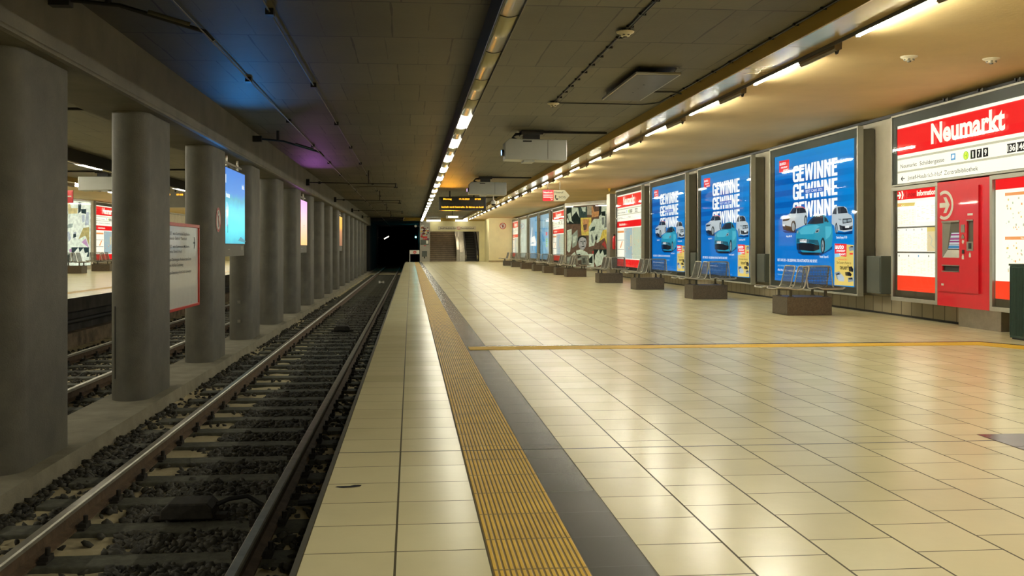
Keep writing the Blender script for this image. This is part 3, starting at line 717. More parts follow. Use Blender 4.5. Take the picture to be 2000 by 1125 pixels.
for k in range(28):
    y = 8.2+3.03*(k-5)
    lab = nth(k-4)+' glowing fluorescent tube from the camera under the gold soffit' if k > 4 else 'glowing fluorescent tube of the gold soffit row, behind the camera'
    tube_lamp(4.635, y, lab, 'tube lights under the gold soffit')
for k in range(26):
    t = tube_lamp(MX(4.635), -3.4+3.03*k, 'glowing fluorescent tube above the far platform', 'tube lights above the far platform'); t['group'] = 'tube lights above the far platform'
# two cross tubes over the stairs
for i, (x0, x1) in enumerate(((1.28, 2.40), (3.60, 4.60))):
    t = thing('cross_tube_lamp', ('left' if i == 0 else 'right')+' of the two bright horizontal tube lights above the stairs', 'tube light', ((x0+x1)/2, 78.55, 3.30), 0)
    q = MB(); h = (x1-x0)/2; q.tube([(-h, 0, 0), (h, 0, 0)], .045, glow('lit_cross_tube', (1., .95, .76), 9.), 8); q.build('tube', t)
    q = MB(); q.box(-h-.03, h+.03, -.04, .04, .045, .23, M_WHITE); q.build('lamp_body', t)

# ------------------------------------------------------------------ lit posters
DX = {n: glow('print_'+n, c, POSTER_E*e) for n, c, e in (
    ('white', (.86, .90, .88), 1.1), ('whitecar', (.50, .58, .62), .9), ('glass', (.03, .04, .06), .6), ('red', (.80, .03, .03), 1.), ('dark', (.015, .02, .03), .6), ('rim', (.30, .38, .42), .8),
    ('plate', (.75, .8, .8), 1.), ('shadow', (.0, .05, .22), .8), ('teal', (.02, .28, .42), 1.), ('teallight', (.07, .42, .56), 1.), ('tealdark', (.01, .09, .14), 1.),
    ('yellow', (.72, .55, .14), 1.), ('ribbon', (.30, .62, .80), 1.), ('cream', (.93, .90, .72), 1.2), ('signred', (.86, .018, .018), 1.), ('orangered', (.95, .06, .02), 1.), ('beige', (.62, .60, .42), .9),
    ('ink', (.02, .02, .02), .6), ('inkgrey', (.25, .25, .22), .8), ('green', (.25, .62, .05), 1.), ('lime', (.72, .85, .06), 1.), ('skyblue', (.10, .35, .60), 1.), ('palegreen', (.62, .70, .50), .85),
    ('paleblue', (.45, .60, .62), .8), ('orange', (.85, .35, .12), 1.), ('map', (.80, .66, .36), .9), ('darkblue', (.01, .11, .50), 1.))}
def blue_poster_mat():
    m, nt, b = new_mat('print_blue_with_bands')
    tc = N(nt, 'ShaderNodeTexCoord'); sp = N(nt, 'ShaderNodeSeparateXYZ'); L(nt, tc.outputs['Object'], sp.inputs[0])
    band = math_n(nt, 'SINE', math_n(nt, 'MULTIPLY', sp.outputs[2], 26.))
    bm = N(nt, 'ShaderNodeMapRange'); bm.interpolation_type = 'SMOOTHSTEP'; bm.inputs[1].default_value = -.25; bm.inputs[2].default_value = .25; L(nt, band, bm.inputs[0])
    hi = N(nt, 'ShaderNodeMapRange'); hi.inputs[1].default_value = 2.3; hi.inputs[2].default_value = 2.8; L(nt, sp.outputs[2], hi.inputs[0])
    lo = N(nt, 'ShaderNodeMapRange'); lo.inputs[1].default_value = .9; lo.inputs[2].default_value = 1.5; L(nt, sp.outputs[2], lo.inputs[0])
    c = mixc(nt, math_n(nt, 'MULTIPLY', bm.outputs[0], math_n(nt, 'MULTIPLY', lo.outputs[0], .8)), (.0, .185, .62, 1), (.0, .095, .42, 1))
    c = mixc(nt, hi.outputs[0], c, (.0, .27, .66, 1))
    rt = N(nt, 'ShaderNodeMapRange'); rt.inputs[1].default_value = 2.4; rt.inputs[2].default_value = 4.1; L(nt, sp.outputs[0], rt.inputs[0])
    c = mixc(nt, math_n(nt, 'MULTIPLY', rt.outputs[0], .55), c, (.0, .32, .76, 1))
    L(nt, c, b.inputs['Emission Color']); b.inputs['Emission Strength'].default_value = POSTER_E
    b.inputs['Base Color'].default_value = (0, .005, .02, 1); b.inputs['Roughness'].default_value = .4; b.inputs['Specular IOR Level'].default_value = .05
    return m
DX['blue'] = blue_poster_mat()
ART = [
('shadow',[(0.63,1.21),(1.22,1.2),(1.7,1.24),(1.93,1.3),(1.62,1.15),(1.22,1.15),(0.8,1.16)]),
('shadow',[(3.24,1.11),(3.31,1.14),(3.6,1.13),(3.92,1.16),(3.91,1.1),(3.6,1.09)]),
('shadow',[(1.4,0.88),(1.54,0.88),(2.55,0.76),(3.09,0.88),(3.07,0.82),(2.73,0.74),(2.55,0.7),(1.7,0.7),(1.48,0.74)]),
('whitecar',[(0.63,1.48),(0.8,1.51),(1.01,1.55),(1.18,1.67),(1.34,1.69),(1.7,1.68),(1.83,1.64),(1.93,1.53),(1.94,1.42),(1.92,1.31),(1.77,1.3),(1.34,1.23),(1.22,1.17),(1.09,1.24),(0.72,1.24),(0.63,1.33)]),
('glass',[(1.03,1.56),(1.2,1.67),(1.4,1.67),(1.36,1.55)]),
('glass',[(1.4,1.66),(1.7,1.66),(1.83,1.62),(1.88,1.55),(1.42,1.55)]),
('red',[(1.34,1.69),(1.7,1.68),(1.83,1.64),(1.81,1.63),(1.68,1.67),(1.36,1.67)]),
('dark',[(0.63,1.34),(1.09,1.29),(1.22,1.17),(1.01,1.19),(0.69,1.23)]),
('dark',[(0.65,1.43),(0.69,1.46),(1.07,1.46),(0.97,1.42),(0.68,1.41)]),
('dark',[(1.37,1.29),(1.35,1.23),(1.3,1.18),(1.24,1.17),(1.17,1.18),(1.12,1.23),(1.11,1.29),(1.12,1.35),(1.17,1.4),(1.24,1.41),(1.3,1.4),(1.35,1.35)]),
('rim',[(1.31,1.28),(1.3,1.23),(1.27,1.2),(1.23,1.19),(1.19,1.2),(1.16,1.24),(1.15,1.28),(1.16,1.32),(1.19,1.36),(1.23,1.37),(1.27,1.35),(1.3,1.32)]),
('dark',[(1.94,1.4),(1.92,1.35),(1.9,1.31),(1.86,1.3),(1.82,1.31),(1.79,1.35),(1.78,1.4),(1.79,1.45),(1.82,1.49),(1.86,1.5),(1.9,1.49),(1.92,1.45)]),
('rim',[(1.9,1.39),(1.9,1.36),(1.88,1.34),(1.86,1.33),(1.84,1.34),(1.82,1.36),(1.82,1.39),(1.82,1.43),(1.84,1.45),(1.86,1.46),(1.88,1.45),(1.9,1.42)]),
('plate',[(0.65,1.35),(0.78,1.34),(0.78,1.3),(0.65,1.31)]),
('whitecar',[(3.07,1.47),(3.14,1.56),(3.24,1.62),(3.6,1.6),(3.69,1.57),(3.75,1.47),(3.88,1.43),(3.94,1.35),(3.94,1.23),(3.91,1.16),(3.6,1.14),(3.34,1.17),(3.27,1.11),(3.22,1.13),(3.17,1.26),(3.06,1.3)]),
('glass',[(3.31,1.6),(3.56,1.6),(3.68,1.55),(3.73,1.48),(3.34,1.48)]),
('glass',[(3.09,1.48),(3.17,1.57),(3.27,1.6),(3.27,1.47)]),
('dark',[(3.52,1.38),(3.88,1.38),(3.9,1.31),(3.53,1.29)]),
('rim',[(3.55,1.36),(3.69,1.36),(3.69,1.31),(3.56,1.31)]),
('rim',[(3.72,1.36),(3.86,1.37),(3.88,1.32),(3.72,1.32)]),
('dark',[(3.39,1.27),(3.52,1.25),(3.82,1.23),(3.93,1.25),(3.91,1.18),(3.56,1.17),(3.42,1.18)]),
('plate',[(3.63,1.25),(3.79,1.25),(3.79,1.21),(3.63,1.21)]),
('dark',[(3.32,1.21),(3.31,1.16),(3.29,1.12),(3.27,1.1),(3.24,1.12),(3.22,1.16),(3.21,1.21),(3.22,1.27),(3.24,1.3),(3.27,1.32),(3.29,1.3),(3.31,1.26)]),
('rim',[(3.3,1.21),(3.29,1.17),(3.28,1.14),(3.27,1.13),(3.25,1.14),(3.24,1.17),(3.24,1.21),(3.24,1.25),(3.25,1.27),(3.27,1.28),(3.28,1.27),(3.29,1.24)]),
('rim',[(3.34,1.39),(3.48,1.38),(3.48,1.35),(3.37,1.36)]),
('teal',[(1.4,0.88),(1.37,1.07),(1.4,1.18),(1.52,1.24),(1.77,1.28),(1.93,1.31),(2.08,1.4),(2.23,1.47),(2.52,1.49),(2.73,1.48),(2.83,1.44),(2.95,1.36),(3.07,1.27),(3.11,1.17),(3.11,1.03),(3.07,0.88),(2.94,0.82),(2.73,0.76),(1.7,0.76)]),
('teallight',[(1.77,1.28),(2.37,1.3),(2.54,1.26),(2.37,1.21),(2.23,1.12),(1.62,1.12),(1.53,1.2)]),
('teallight',[(2.78,1.26),(3.04,1.25),(3.06,1.14),(2.97,1.06),(2.8,1.0)]),
('tealdark',[(1.42,1.04),(1.93,1.02),(2.45,1.0),(2.54,0.88),(2.23,0.94),(1.7,0.96),(1.4,0.95)]),
('glass',[(1.94,1.32),(2.12,1.42),(2.26,1.46),(2.7,1.47),(2.71,1.32),(2.37,1.31)]),
('glass',[(2.74,1.45),(2.83,1.42),(2.94,1.34),(2.87,1.32),(2.75,1.32)]),
('teal',[(2.75,1.34),(2.83,1.35),(2.92,1.32),(2.89,1.28),(2.76,1.29)]),
('dark',[(1.4,0.94),(1.7,0.95),(2.12,0.94),(2.52,0.89),(2.52,0.82),(2.23,0.78),(1.7,0.8),(1.42,0.81)]),
('dark',[(1.48,0.76),(1.7,0.76),(2.55,0.75),(2.52,0.72),(1.7,0.71)]),
('dark',[(2.78,0.9),(2.77,0.82),(2.73,0.76),(2.68,0.74),(2.63,0.76),(2.59,0.82),(2.58,0.9),(2.59,0.98),(2.63,1.03),(2.68,1.05),(2.73,1.03),(2.77,0.97)]),
('rim',[(2.73,0.89),(2.72,0.83),(2.7,0.79),(2.67,0.77),(2.65,0.79),(2.63,0.83),(2.62,0.89),(2.63,0.94),(2.65,0.98),(2.67,1.0),(2.7,0.98),(2.72,0.94)]),
('tealdark',[(2.69,0.89),(2.69,0.87),(2.68,0.86),(2.67,0.86),(2.66,0.86),(2.66,0.87),(2.66,0.89),(2.66,0.9),(2.66,0.91),(2.67,0.92),(2.68,0.91),(2.69,0.9)]),
('rim',[(2.31,1.14),(2.37,1.21),(2.52,1.22),(2.52,1.17),(2.45,1.14)]),
('dark',[(2.36,1.15),(2.4,1.19),(2.48,1.19),(2.47,1.16)]),
('rim',[(1.42,1.15),(1.44,1.19),(1.52,1.2),(1.48,1.14)]),
('plate',[(1.58,1.02),(1.92,1.02),(1.91,0.95),(1.58,0.96)]),
('yellow',[(3.2,0.93),(3.98,0.9),(3.98,0.17),(3.19,0.16)]),
('red',[(3.21,0.93),(3.7,0.92),(3.69,0.69),(3.2,0.71)]),
('ribbon',[(3.2,0.74),(3.41,0.75),(3.42,0.69),(3.2,0.67)]),
('rim',[(3.78,0.86),(3.86,0.88),(3.98,0.88),(3.98,0.81),(3.82,0.79)]),
('glass',[(3.82,0.86),(3.87,0.88),(3.95,0.88),(3.96,0.86)]),
('red',[(3.82,0.76),(3.95,0.76),(3.95,0.73),(3.82,0.73)]),
('rim',[(3.21,0.39),(3.4,0.42),(3.53,0.33),(3.53,0.26),(3.31,0.27)]),
('dark',[(3.26,0.37),(3.39,0.39),(3.47,0.34),(3.31,0.33)]),
('whitecar',[(3.31,0.35),(3.5,0.37),(3.61,0.31),(3.6,0.24),(3.37,0.24)]),
('dark',[(3.64,0.41),(3.82,0.42),(3.91,0.38),(3.88,0.34),(3.66,0.35)]),
('rim',[(3.75,0.31),(3.94,0.33),(3.98,0.26),(3.77,0.23)]),
('dark',[(3.78,0.51),(3.91,0.52),(3.97,0.47),(3.96,0.42),(3.8,0.43)]),
('glass',[(3.78,0.31),(3.92,0.32),(3.95,0.29),(3.79,0.28)]),
]
def cabinet(t, W, H, x0, x1, z0, z1, glass=True, depth=.33):
    """lit wall cabinet: pale rim, slate mask, dull body, cover glass; the print fills x0..x1, z0..z1"""
    q = MB(); r = .035
    q.box(0, W, 0, .11, 0, r, M_FRAME); q.box(0, W, 0, .11, H-r, H, M_FRAME); q.box(0, r, 0, .11, r, H-r, M_FRAME); q.box(W-r, W, 0, .11, r, H-r, M_FRAME)
    q.build('outer_frame', t, bevel=.004)
    q = MB(); q.box(r, W-r, .03, .05, r, z0, M_CABGREY); q.box(r, W-r, .03, .05, z1, H-r, M_CABGREY); q.box(r, x0, .03, .05, z0, z1, M_CABGREY); q.box(x1, W-r, .03, .05, z0, z1, M_CABGREY)
    q.build('inner_mask', t)
    q = MB(); q.box(.03, W-.03, .11, depth, .05, H-.05, M_ALU_D); q.build('cabinet_body', t, bevel=.006)
    if glass: q = MB(); q.pane(r, W-r, r, H-r, M_GLASS, .012); q.build('glass_pane', t)
GLY = {'G': (.95, [[(0, .18), (.12, .04), (.3, 0), (.3, .22), (.3, .78), (.3, 1), (.12, .96), (0, .82)], [(.3, .82), (.66, .82), (.88, .80), (.86, .93), (.72, 1), (.3, 1)], [(.6, .66), (.92, .66), (.88, .84), (.6, .84)], [(.3, 0), (.78, 0), (.92, .10), (.92, .18), (.3, .18)], [(.62, .1), (.92, .1), (.92, .52), (.62, .52)], [(.46, .38), (.64, .38), (.64, .52), (.46, .52)]]),
 'E': (.82, [[(0, 0), (.32, 0), (.32, 1), (0, 1)], [(.3, 0), (.74, 0), (.74, .17), (.3, .17)], [(.3, .42), (.68, .42), (.68, .58), (.3, .58)], [(.3, .83), (.74, .83), (.74, 1), (.3, 1)]]),
 'I': (.42, [[(0, 0), (.32, 0), (.32, 1), (0, 1)]]),
 'N': (.98, [[(0, 0), (.29, 0), (.29, 1), (0, 1)], [(.59, 0), (.88, 0), (.88, 1), (.59, 1)], [(.02, 1), (.30, 1), (.86, 0), (.58, 0)]]),
 'W': (1.32, [[(0, 1), (.28, 1), (.44, 0), (.18, 0)], [(.20, 0), (.44, 0), (.72, .95), (.50, .95)], [(.52, .95), (.74, .95), (1.04, 0), (.78, 0)], [(.80, 0), (1.04, 0), (1.24, 1), (.97, 1)]])}
def block_word(q, txt, x, z, h, wid, m, y, layer):
    """tall condensed poster capitals"""
    tot = sum(GLY[c][0] for c in txt)-.1; k = wid/tot
    for c in txt:
        for p in GLY[c][1]: q.flat([(x+a*k, z+b_*h) for a, b_ in p], m, y, layer)
        x += GLY[c][0]*k
def car_poster(y, lab):
    t = thing('poster_cabinet', lab, 'advertising light box', (7.8, y, .29), -PI/2, 'blue car advertising light boxes')
    cabinet(t, 4.2, 2.99, .2, 4.01, .15, 2.80)
    q = MB(); D = DX; Y = .045
    q.pane(.2, 4.01, .15, 2.80, D['blue'], Y)
    for z, h in ((2.19, .335), (1.83, .32), (1.46, .32)): block_word(q, 'GEWINNE', 1.20, z, h, 2.09, D['white'], Y, 1)
    q.pane(1.80, 2.70, 1.925, 2.02, D['darkblue'], Y, 2); q.text('BEST CARS 2021', 1.86, 1.945, .055, D['white'], .78, Y, 3)
    q.flat([(.45, 2.45), (.99, 2.46), (1.0, 2.69), (.45, 2.70)], D['red'], Y, 1)
    q.text('auto', .48, 2.60, .075, D['white'], .34, Y, 2, .02); q.text('motor', .56, 2.53, .05, D['white'], .36, Y, 2, .02); q.text('sport', .68, 2.465, .05, D['white'], .28, Y, 2, .02)
    for k, (n, p) in enumerate(ART): q.flat([(u, max(v, .155)) for u, v in p], D[n], Y-.0015-.0002*k, 1)
    F = Y-.0015-.0002*len(ART)
    q.text('BESTCARS', 1.60, .985, .05, D['ink'], .30, F, 1, .01)
    q.text('auto', 3.23, .835, .085, D['white'], .36, F, 1, .03); q.text('motor', 3.29, .775, .055, D['white'], .36, F, 1, .02); q.text('sport', 3.40, .715, .05, D['white'], .26, F, 1, .02)
    q.text('Gewinne 2021', 3.36, .625, .03, D['red'], .36, F, 1); q.text('Sind unsere Autos zu', 3.30, .56, .045, D['ink'], .58, F, 1); q.text('teuer?', 3.42, .46, .08, D['ink'], .36, F, 1, .02)
    q.text('BEST CARS 2021 – DIE LESERWAHL VON AUTO MOTOR UND SPORT.', .39, .565, .055, D['white'], 2.05, F, 1, .015)
    q.text('Jetzt mitmachen und mega-starke Ihr Traumwagen gewinnen.', .39, .455, .045, D['ribbon'], 1.98, F, 1)
    q.text('Alle Infos unter www.bestcars2021.de', .39, .36, .05, D['white'], 1.30, F, 1, .01); q.text('Teilnahmeschluss siehe Heft, Rechtsweg ausgeschlossen', .39, .27, .03, D['ribbon'], 1.5, F, 1)
    q.text('Mazda MX-30', .88, 1.07, .04, D['white'], .30, F, 1, .01); q.text('Skoda Enyaq iV 80', 3.28, 1.02, .045, D['white'], .44, F, 1, .01); q.text('Porsche Taycan 4S', 2.55, .66, .045, D['white'], .38, F, 1, .01)
    q.build('poster', t)
    return t
cp = car_poster(20.61, 'nearest and largest lit blue GEWINNE car poster on the right wall')
dup(cp, (7.8, 25.97, .29), None, 'lit blue GEWINNE car poster, middle one of the three in a row')
dup(cp, (7.8, 31.33, .29), None, 'lit blue GEWINNE car poster, the one beside the distant red Neumarkt board')
# junction boxes beside the posters
for i, y in enumerate((16.32, 21.72, 27.05)):
    t = thing('wall_junction_box', 'slate green box on the wall low beside the %s car poster' % ('nearest', 'middle', 'farthest')[i], 'junction box', (7.92, y, .36), -PI/2, 'wall boxes beside the posters')
    q = MB(); q.box(0, .52, 0, .22, 0, .64, M_CABGREY); q.build('box_body', t, bevel=.008)
    q = MB(); q.box(.03, .49, -.008, 0, .03, .61, M_CABGREY); q.build('box_lid', t)
for i, y in enumerate((16.2, 21.6)):
    pass

# ------------------------------------------------------------------ Neumarkt boards
def sign_rows(q, W, Y, full):
    D = DX
    q.pane(.15, W-.15, 1.88, 2.81, D['cream'], Y); q.pane(.15, W-.15, 2.34, 2.765, D['signred'], Y, 1)
    q.pane(.15, W-.15, 2.258, 2.29, D['beige'], Y, 1); q.pane(.15, W-.15, 2.05, 2.08, D['beige'], Y, 1)
    q.text('Neumarkt', 1.17, 2.43, .29, D['cream'], 1.84, Y, 2, .035)
    q.text('Neumarkt', .25, 2.125, .062, D['ink'], .50, Y, 1); q.text('Schildergasse', .84, 2.125, .062, D['ink'], .69, Y, 1)
    q.pane(1.71, 1.83, 2.125, 2.22, D['skyblue'], Y, 1); q.flat([(1.73, 2.15), (1.80, 2.15), (1.81, 2.20), (1.75, 2.205)], D['white'], Y, 2)
    n = 20; q.flat([(2.095+.067*math.cos(2*PI*i/n), 2.16+.062*math.sin(2*PI*i/n)) for i in range(n)], D['green'], Y, 1)
    q.flat([(2.095+.055*math.cos(2*PI*i/n), 2.16+.052*math.sin(2*PI*i/n)) for i in range(n)], D['lime'], Y, 2); q.text('H', 2.067, 2.13, .06, D['green'], .055, Y, 3, .02)
    for x0, x1, s in ((2.21, 2.33, '1'), (2.36, 2.48, '7'), (2.51, 2.63, '9'), (3.05, 3.235, '136'), (3.26, 3.445, '146')):
        q.pane(x0, x1, 2.10, 2.222, D['ink'], Y, 1); q.text(s, (x0+x1)/2, 2.125, .075, D['cream'], (.045 if len(s) == 1 else .15)*1.15, Y, 2, .03, center=False) if False else None
        wd = {'1': .028}.get(s, .055) if len(s) == 1 else .165
        q.text(s, (x0+x1)/2-wd/2, 2.122, .08, D['cream'], wd, Y, 2, .03)
    q.text('Josef-Haubrich-Hof', .47, 1.928, .062, D['ink'], 1.0, Y, 1); q.text('Zentralbibliothek', 1.53, 1.928, .062, D['ink'], .86, Y, 1)
    q.flat([(.26, 1.955), (.31, 1.915), (.325, 1.93), (.30, 1.95), (.385, 1.95), (.385, 1.962), (.30, 1.962), (.325, 1.982), (.31, 1.997)], D['ink'], Y, 1)
t = thing('station_name_sign', 'big lit red and cream Neumarkt sign above the ticket machine', 'station sign', (7.8, 15.22, .29), -PI/2)
q = MB(); W = 4.1
for a in ((0, W, 1.84, 1.87), (0, W, 2.96, 2.99), (0, .03, 1.87, 2.96), (W-.03, W, 1.87, 2.96)): q.box(a[0], a[1], 0, .1, a[2], a[3], M_FRAME)
q.build('outer_frame', t, bevel=.003)
q = MB(); q.box(.03, .15, .02, .04, 1.87, 2.96, M_CABGREY); q.box(W-.15, W-.03, .02, .04, 1.87, 2.96, M_CABGREY); q.box(.15, W-.15, .02, .04, 2.81, 2.96, M_CABGREY); q.build('inner_mask', t)
q = MB(); q.box(.02, W-.02, .1, .34, 1.86, 2.97, M_ALU_D); q.build('cabinet_body', t)
q = MB(); sign_rows(q, W, .035, True); q.build('sign_face', t)
q = MB(); q.pane(.03, W-.03, 1.87, 2.96, M_GLASS, .008); q.build('glass_pane', t)
def showcase(u0, u1, name, lab, art):
    t = thing(name, lab, 'showcase', (7.8, 15.22-u0, .29), -PI/2); W = u1-u0
    q = MB(); r = .06
    q.box(0, W, 0, .1, 0, r, M_FRAME); q.box(0, W, 0, .1, 1.77, 1.83, M_FRAME); q.box(0, r, 0, .1, r, 1.77, M_FRAME); q.box(W-r, W, 0, .1, r, 1.77, M_FRAME); q.build('outer_frame', t, bevel=.003)
    q = MB(); q.box(.02, W-.02, .1, .34, .02, 1.81, M_ALU_D); q.box(r, W-r, .05, .06, r, .17, mat('brown_panel', (.12, .11, .07), .5)); q.box(r, .13, .05, .06, .17, 1.77, mat('brown_panel', (.1, .1, .07), .5)); q.build('cabinet_body', t)
    q = MB(); art(q, W); q.build('notices', t)
    q = MB(); q.pane(r, W-r, r, 1.77, M_GLASS, .008); q.build('glass_pane', t)
    return t
def lines(q, x0, x1, z0, z1, rows, cols, m, Y, l, fill=.6):
    rng = random.Random(int(x0*100+z0*1000))
    for i in range(rows):
        z = z1-(z1-z0)*(i+.5)/rows
        for j in range(cols):
            xa = x0+(x1-x0)*j/cols; wd = (x1-x0)/cols*(.35+.5*rng.random())
            if rng.random() < fill: q.pane(xa, xa+wd, z-.004, z+.004, m, Y, l)
def art_left(q, W):
    D = DX; Y = .045; faint = glow('print_faint', (.90, .80, .58), POSTER_E)
    q.pane(.13, 1.33, .17, 1.77, D['cream'], Y); q.pane(.13, 1.33, 1.62, 1.77, D['signred'], Y, 1)
    q.text('Kunden', .37, 1.66, .075, glow('print_dimred', (.45, .02, .02), POSTER_E), .34, Y, 2, .02); q.text('Information', .74, 1.66, .08, D['cream'], .54, Y, 2, .03)
    q.flat([(.13, 1.68), (.20, 1.68), (.17, 1.64), (.21, 1.64), (.26, 1.695), (.21, 1.75), (.17, 1.75), (.20, 1.71), (.13, 1.71)], D['cream'], Y, 2)
    q.flat([(.26, 1.63), (.30, 1.63), (.33, 1.695), (.30, 1.76), (.26, 1.76), (.29, 1.695)], D['cream'], Y, 2)
    q.flat([(.13, 1.51), (.66, 1.51), (.68, 1.56), (.13, 1.57)], D['yellow'], Y, 1); q.pane(.15, .27, 1.525, 1.55, D['orange'], Y, 2)
    q.pane(.72, 1.31, 1.25, 1.58, D['white'], Y, 1); q.pane(1.04, 1.32, .80, 1.17, D['map'], Y, 1); q.pane(1.04, 1.32, 1.10, 1.17, D['yellow'], Y, 2)
    q.flat([(1.12, 1.05), (1.2, .98), (1.16, .9), (1.27, .85), (1.25, .84), (1.13, .9), (1.17, .98), (1.1, 1.04)], D['beige'], Y, 2)
    for zz in (1.175, .78): q.box(.12, 1.34, .03, .042, zz-.012, zz+.012, M_ALU)
    for k in range(4): q.pane(.16+.24*k, .18+.24*k, 1.12, 1.15, D['inkgrey'], Y, 1); lines(q, .15+.24*k, .36+.24*k, .82, 1.08, 14, 3, faint, Y, 1)
    for k in range(4): q.pane(.17+.3*k, .2+.3*k, .71, .74, D['skyblue' if k == 2 else 'inkgrey'], Y, 1); lines(q, .16+.3*k, .42+.3*k, .44, .69, 14, 3, faint, Y, 1)
    lines(q, .15, .68, 1.21, 1.48, 16, 6, faint, Y, 1); lines(q, .74, 1.29, 1.27, 1.5, 12, 4, faint, Y, 2)
    q.pane(.13, 1.33, .17, .41, D['orangered'], Y, 1)
def art_right(q, W):
    D = DX; Y = .045; faint = MATS['print_faint']
    q.pane(.07, 1.32, .17, 1.77, D['cream'], Y); q.pane(.07, 1.32, 1.63, 1.77, D['signred'], Y, 1)
    for zz in (1.58, 1.0):
        q.pane(.28, 1.28, zz-.04, zz, D['orange'], Y, 1)
        rng = random.Random(int(zz*10))
        for k in range(60):
            x = .30+rng.random()*.9; z = zz-.08-rng.random()*.42; s = .01+.02*rng.random()
            q.pane(x, x+s, z, z+s, D[rng.choice(['map', 'orange', 'beige', 'palegreen', 'yellow'])], Y, 1)
    q.text('Neumarkt', .62, .968, .025, D['cream'], .16, Y, 2)
    q.pane(.07, 1.32, .17, .41, D['orangered'], Y, 1)
showcase(0, 1.4, 'timetable_showcase', 'lit timetable showcase headed Information, left of the red ticket machine', art_left)
showcase(2.71, 4.1, 'map_showcase', 'lit map showcase right of the ticket machine at the photo edge', art_right)

# ------------------------------------------------------------------ ticket machine
t = thing('ticket_machine', 'tall red ticket machine with white arrow emblem and slanted screen', 'ticket machine', (7.8, 15.22, 0), -PI/2)
Z = .29
q = MB(); q.box(1.402, 2.708, 0, .34, Z+.0, Z+1.82, M_RED); q.build('machine_body', t, bevel=.006)
q = MB(); q.box(1.66, 2.69, .18, .34, 0, Z, M_STEEL); q.build('steel_base', t, bevel=.003, label='brushed steel base')
q = MB(); q.box(1.50, 1.59, -.028, 0, Z+.22, Z+1.72, M_RED); q.box(2.03, 2.22, -.028, 0, Z+.22, Z+1.72, M_RED); q.box(2.38, 2.50, -.028, 0, Z+.22, Z+1.72, M_RED)
q.box(1.59, 2.03, -.028, 0, Z+1.23, Z+1.72, M_RED); q.box(1.59, 2.03, -.028, 0, Z+.22, Z+.51, M_RED); q.box(1.59, 2.03, -.028, 0, Z+.60, Z+.71, M_RED)
q.box(2.22, 2.38, -.028, 0, Z+1.24, Z+1.72, M_RED); q.box(2.22, 2.38, -.028, 0, Z+.22, Z+.81, M_RED); door_ = q.build('front_door', t)
q = MB(); q.add([(1.60, -.03, Z+.71), (2.03, -.03, Z+.71), (2.03, -.002, Z+.83), (1.70, -.002, Z+.83)], [(0, 1, 2, 3)], M_ALU)
q.add([(1.59, -.029, Z+.71), (1.70, -.002, Z+.83), (1.79, -.002, Z+1.10), (1.79, -.002, Z+1.23), (1.59, -.029, Z+1.23)], [(0, 1, 2, 3, 4)], M_ALU)
q.box(1.59, 2.03, -.004, -.001, Z+.71, Z+1.23, M_ALU_D); q.box(1.58, 2.04, -.036, -.028, Z+1.22, Z+1.245, M_ALU); q.build('screen_recess', door_)
q = MB(); q.add([(1.71, -.012, Z+.83), (2.025, -.012, Z+.83), (2.025, -.006, Z+1.08), (1.80, -.006, Z+1.08)], [(0, 1, 2, 3)], M_BLACK)
def scr(q, a, b_, m, l):
    f = lambda z: (z-.83)/.25
    q.add([(1.72+.09*f(a), -.013-.001*l, Z+a), (2.02, -.013-.001*l, Z+a), (2.02, -.013-.001*l, Z+b_), (1.72+.09*f(b_), -.013-.001*l, Z+b_)], [(0, 1, 2, 3)], m)
scr(q, .84, 1.07, glow('screen_white', (.55, .58, .6), .8), 0)
for z in (1.03, .97, .93): scr(q, z, z+.022, glow('screen_purple', (.28, .03, .16), .8), 1)
scr(q, .845, .885, glow('screen_blue', (.05, .22, .40), .8), 1)
for z in (.90, .95, 1.0): scr(q, z-.002, z+.002, DX['ink'], 2)
q.build('touch_screen', door_, label='slanted lit touch screen')
q = MB(); q.box(1.59, 2.03, -.004, -.001, Z+.51, Z+.60, M_BLACK); q.box(1.585, 2.035, -.036, -.028, Z+.505, Z+.517, M_STEEL); q.box(1.585, 2.035, -.036, -.028, Z+.592, Z+.604, M_STEEL); q.build('ticket_tray', door_, label='dark ticket slot')
q = MB(); q.box(2.22, 2.38, -.004, -.001, Z+.94, Z+1.24, M_ALU_D); q.box(2.22, 2.38, -.032, -.004, Z+.81, Z+.94, M_ALU); q.box(2.27, 2.34, -.036, -.032, Z+.84, Z+.92, M_BLACK); q.box(2.22, 2.38, -.036, -.028, Z+1.23, Z+1.245, M_STEEL); q.build('card_reader', door_, label='grey card reader recess')
q = MB(); q.box(2.085, 2.175, -.036, -.028, Z+1.07, Z+1.18, M_ALU); q.build('coin_slot', door_)
q = MB(); q.prism([(2.095, Z+.98), (2.165, Z+.98), (2.165, Z+1.01), (2.13, Z+1.05), (2.095, Z+1.01)], 'y', -.036, -.028, M_ALU); q.build('coin_return', door_)
q = MB(); q.box(2.11, 2.16, -.036, -.028, Z+.77, Z+.825, M_BLACK); q.build('lock', door_)
q = MB(); EY = -.030
rr = [(1.65+.235*math.cos(a), Z+1.475+.215*math.sin(a)) for a in [(-PI*.68)+PI*1.36*i/24 for i in range(25)]]
ri = [(1.65+.185*math.cos(a), Z+1.475+.168*math.sin(a)) for a in [(-PI*.68)+PI*1.36*i/24 for i in range(25)]]
for i in range(24): q.flat([rr[i], rr[i+1], ri[i+1], ri[i]], M_WHITEP, EY, 0)
q.flat([(1.52, Z+1.44), (1.68, Z+1.44), (1.62, Z+1.36), (1.70, Z+1.36), (1.79, Z+1.475), (1.70, Z+1.59), (1.62, Z+1.59), (1.68, Z+1.51), (1.52, Z+1.51)], M_WHITEP, EY, 0)
q.pane(2.24, 2.37, Z+1.305, Z+1.335, M_WHITEP, EY)
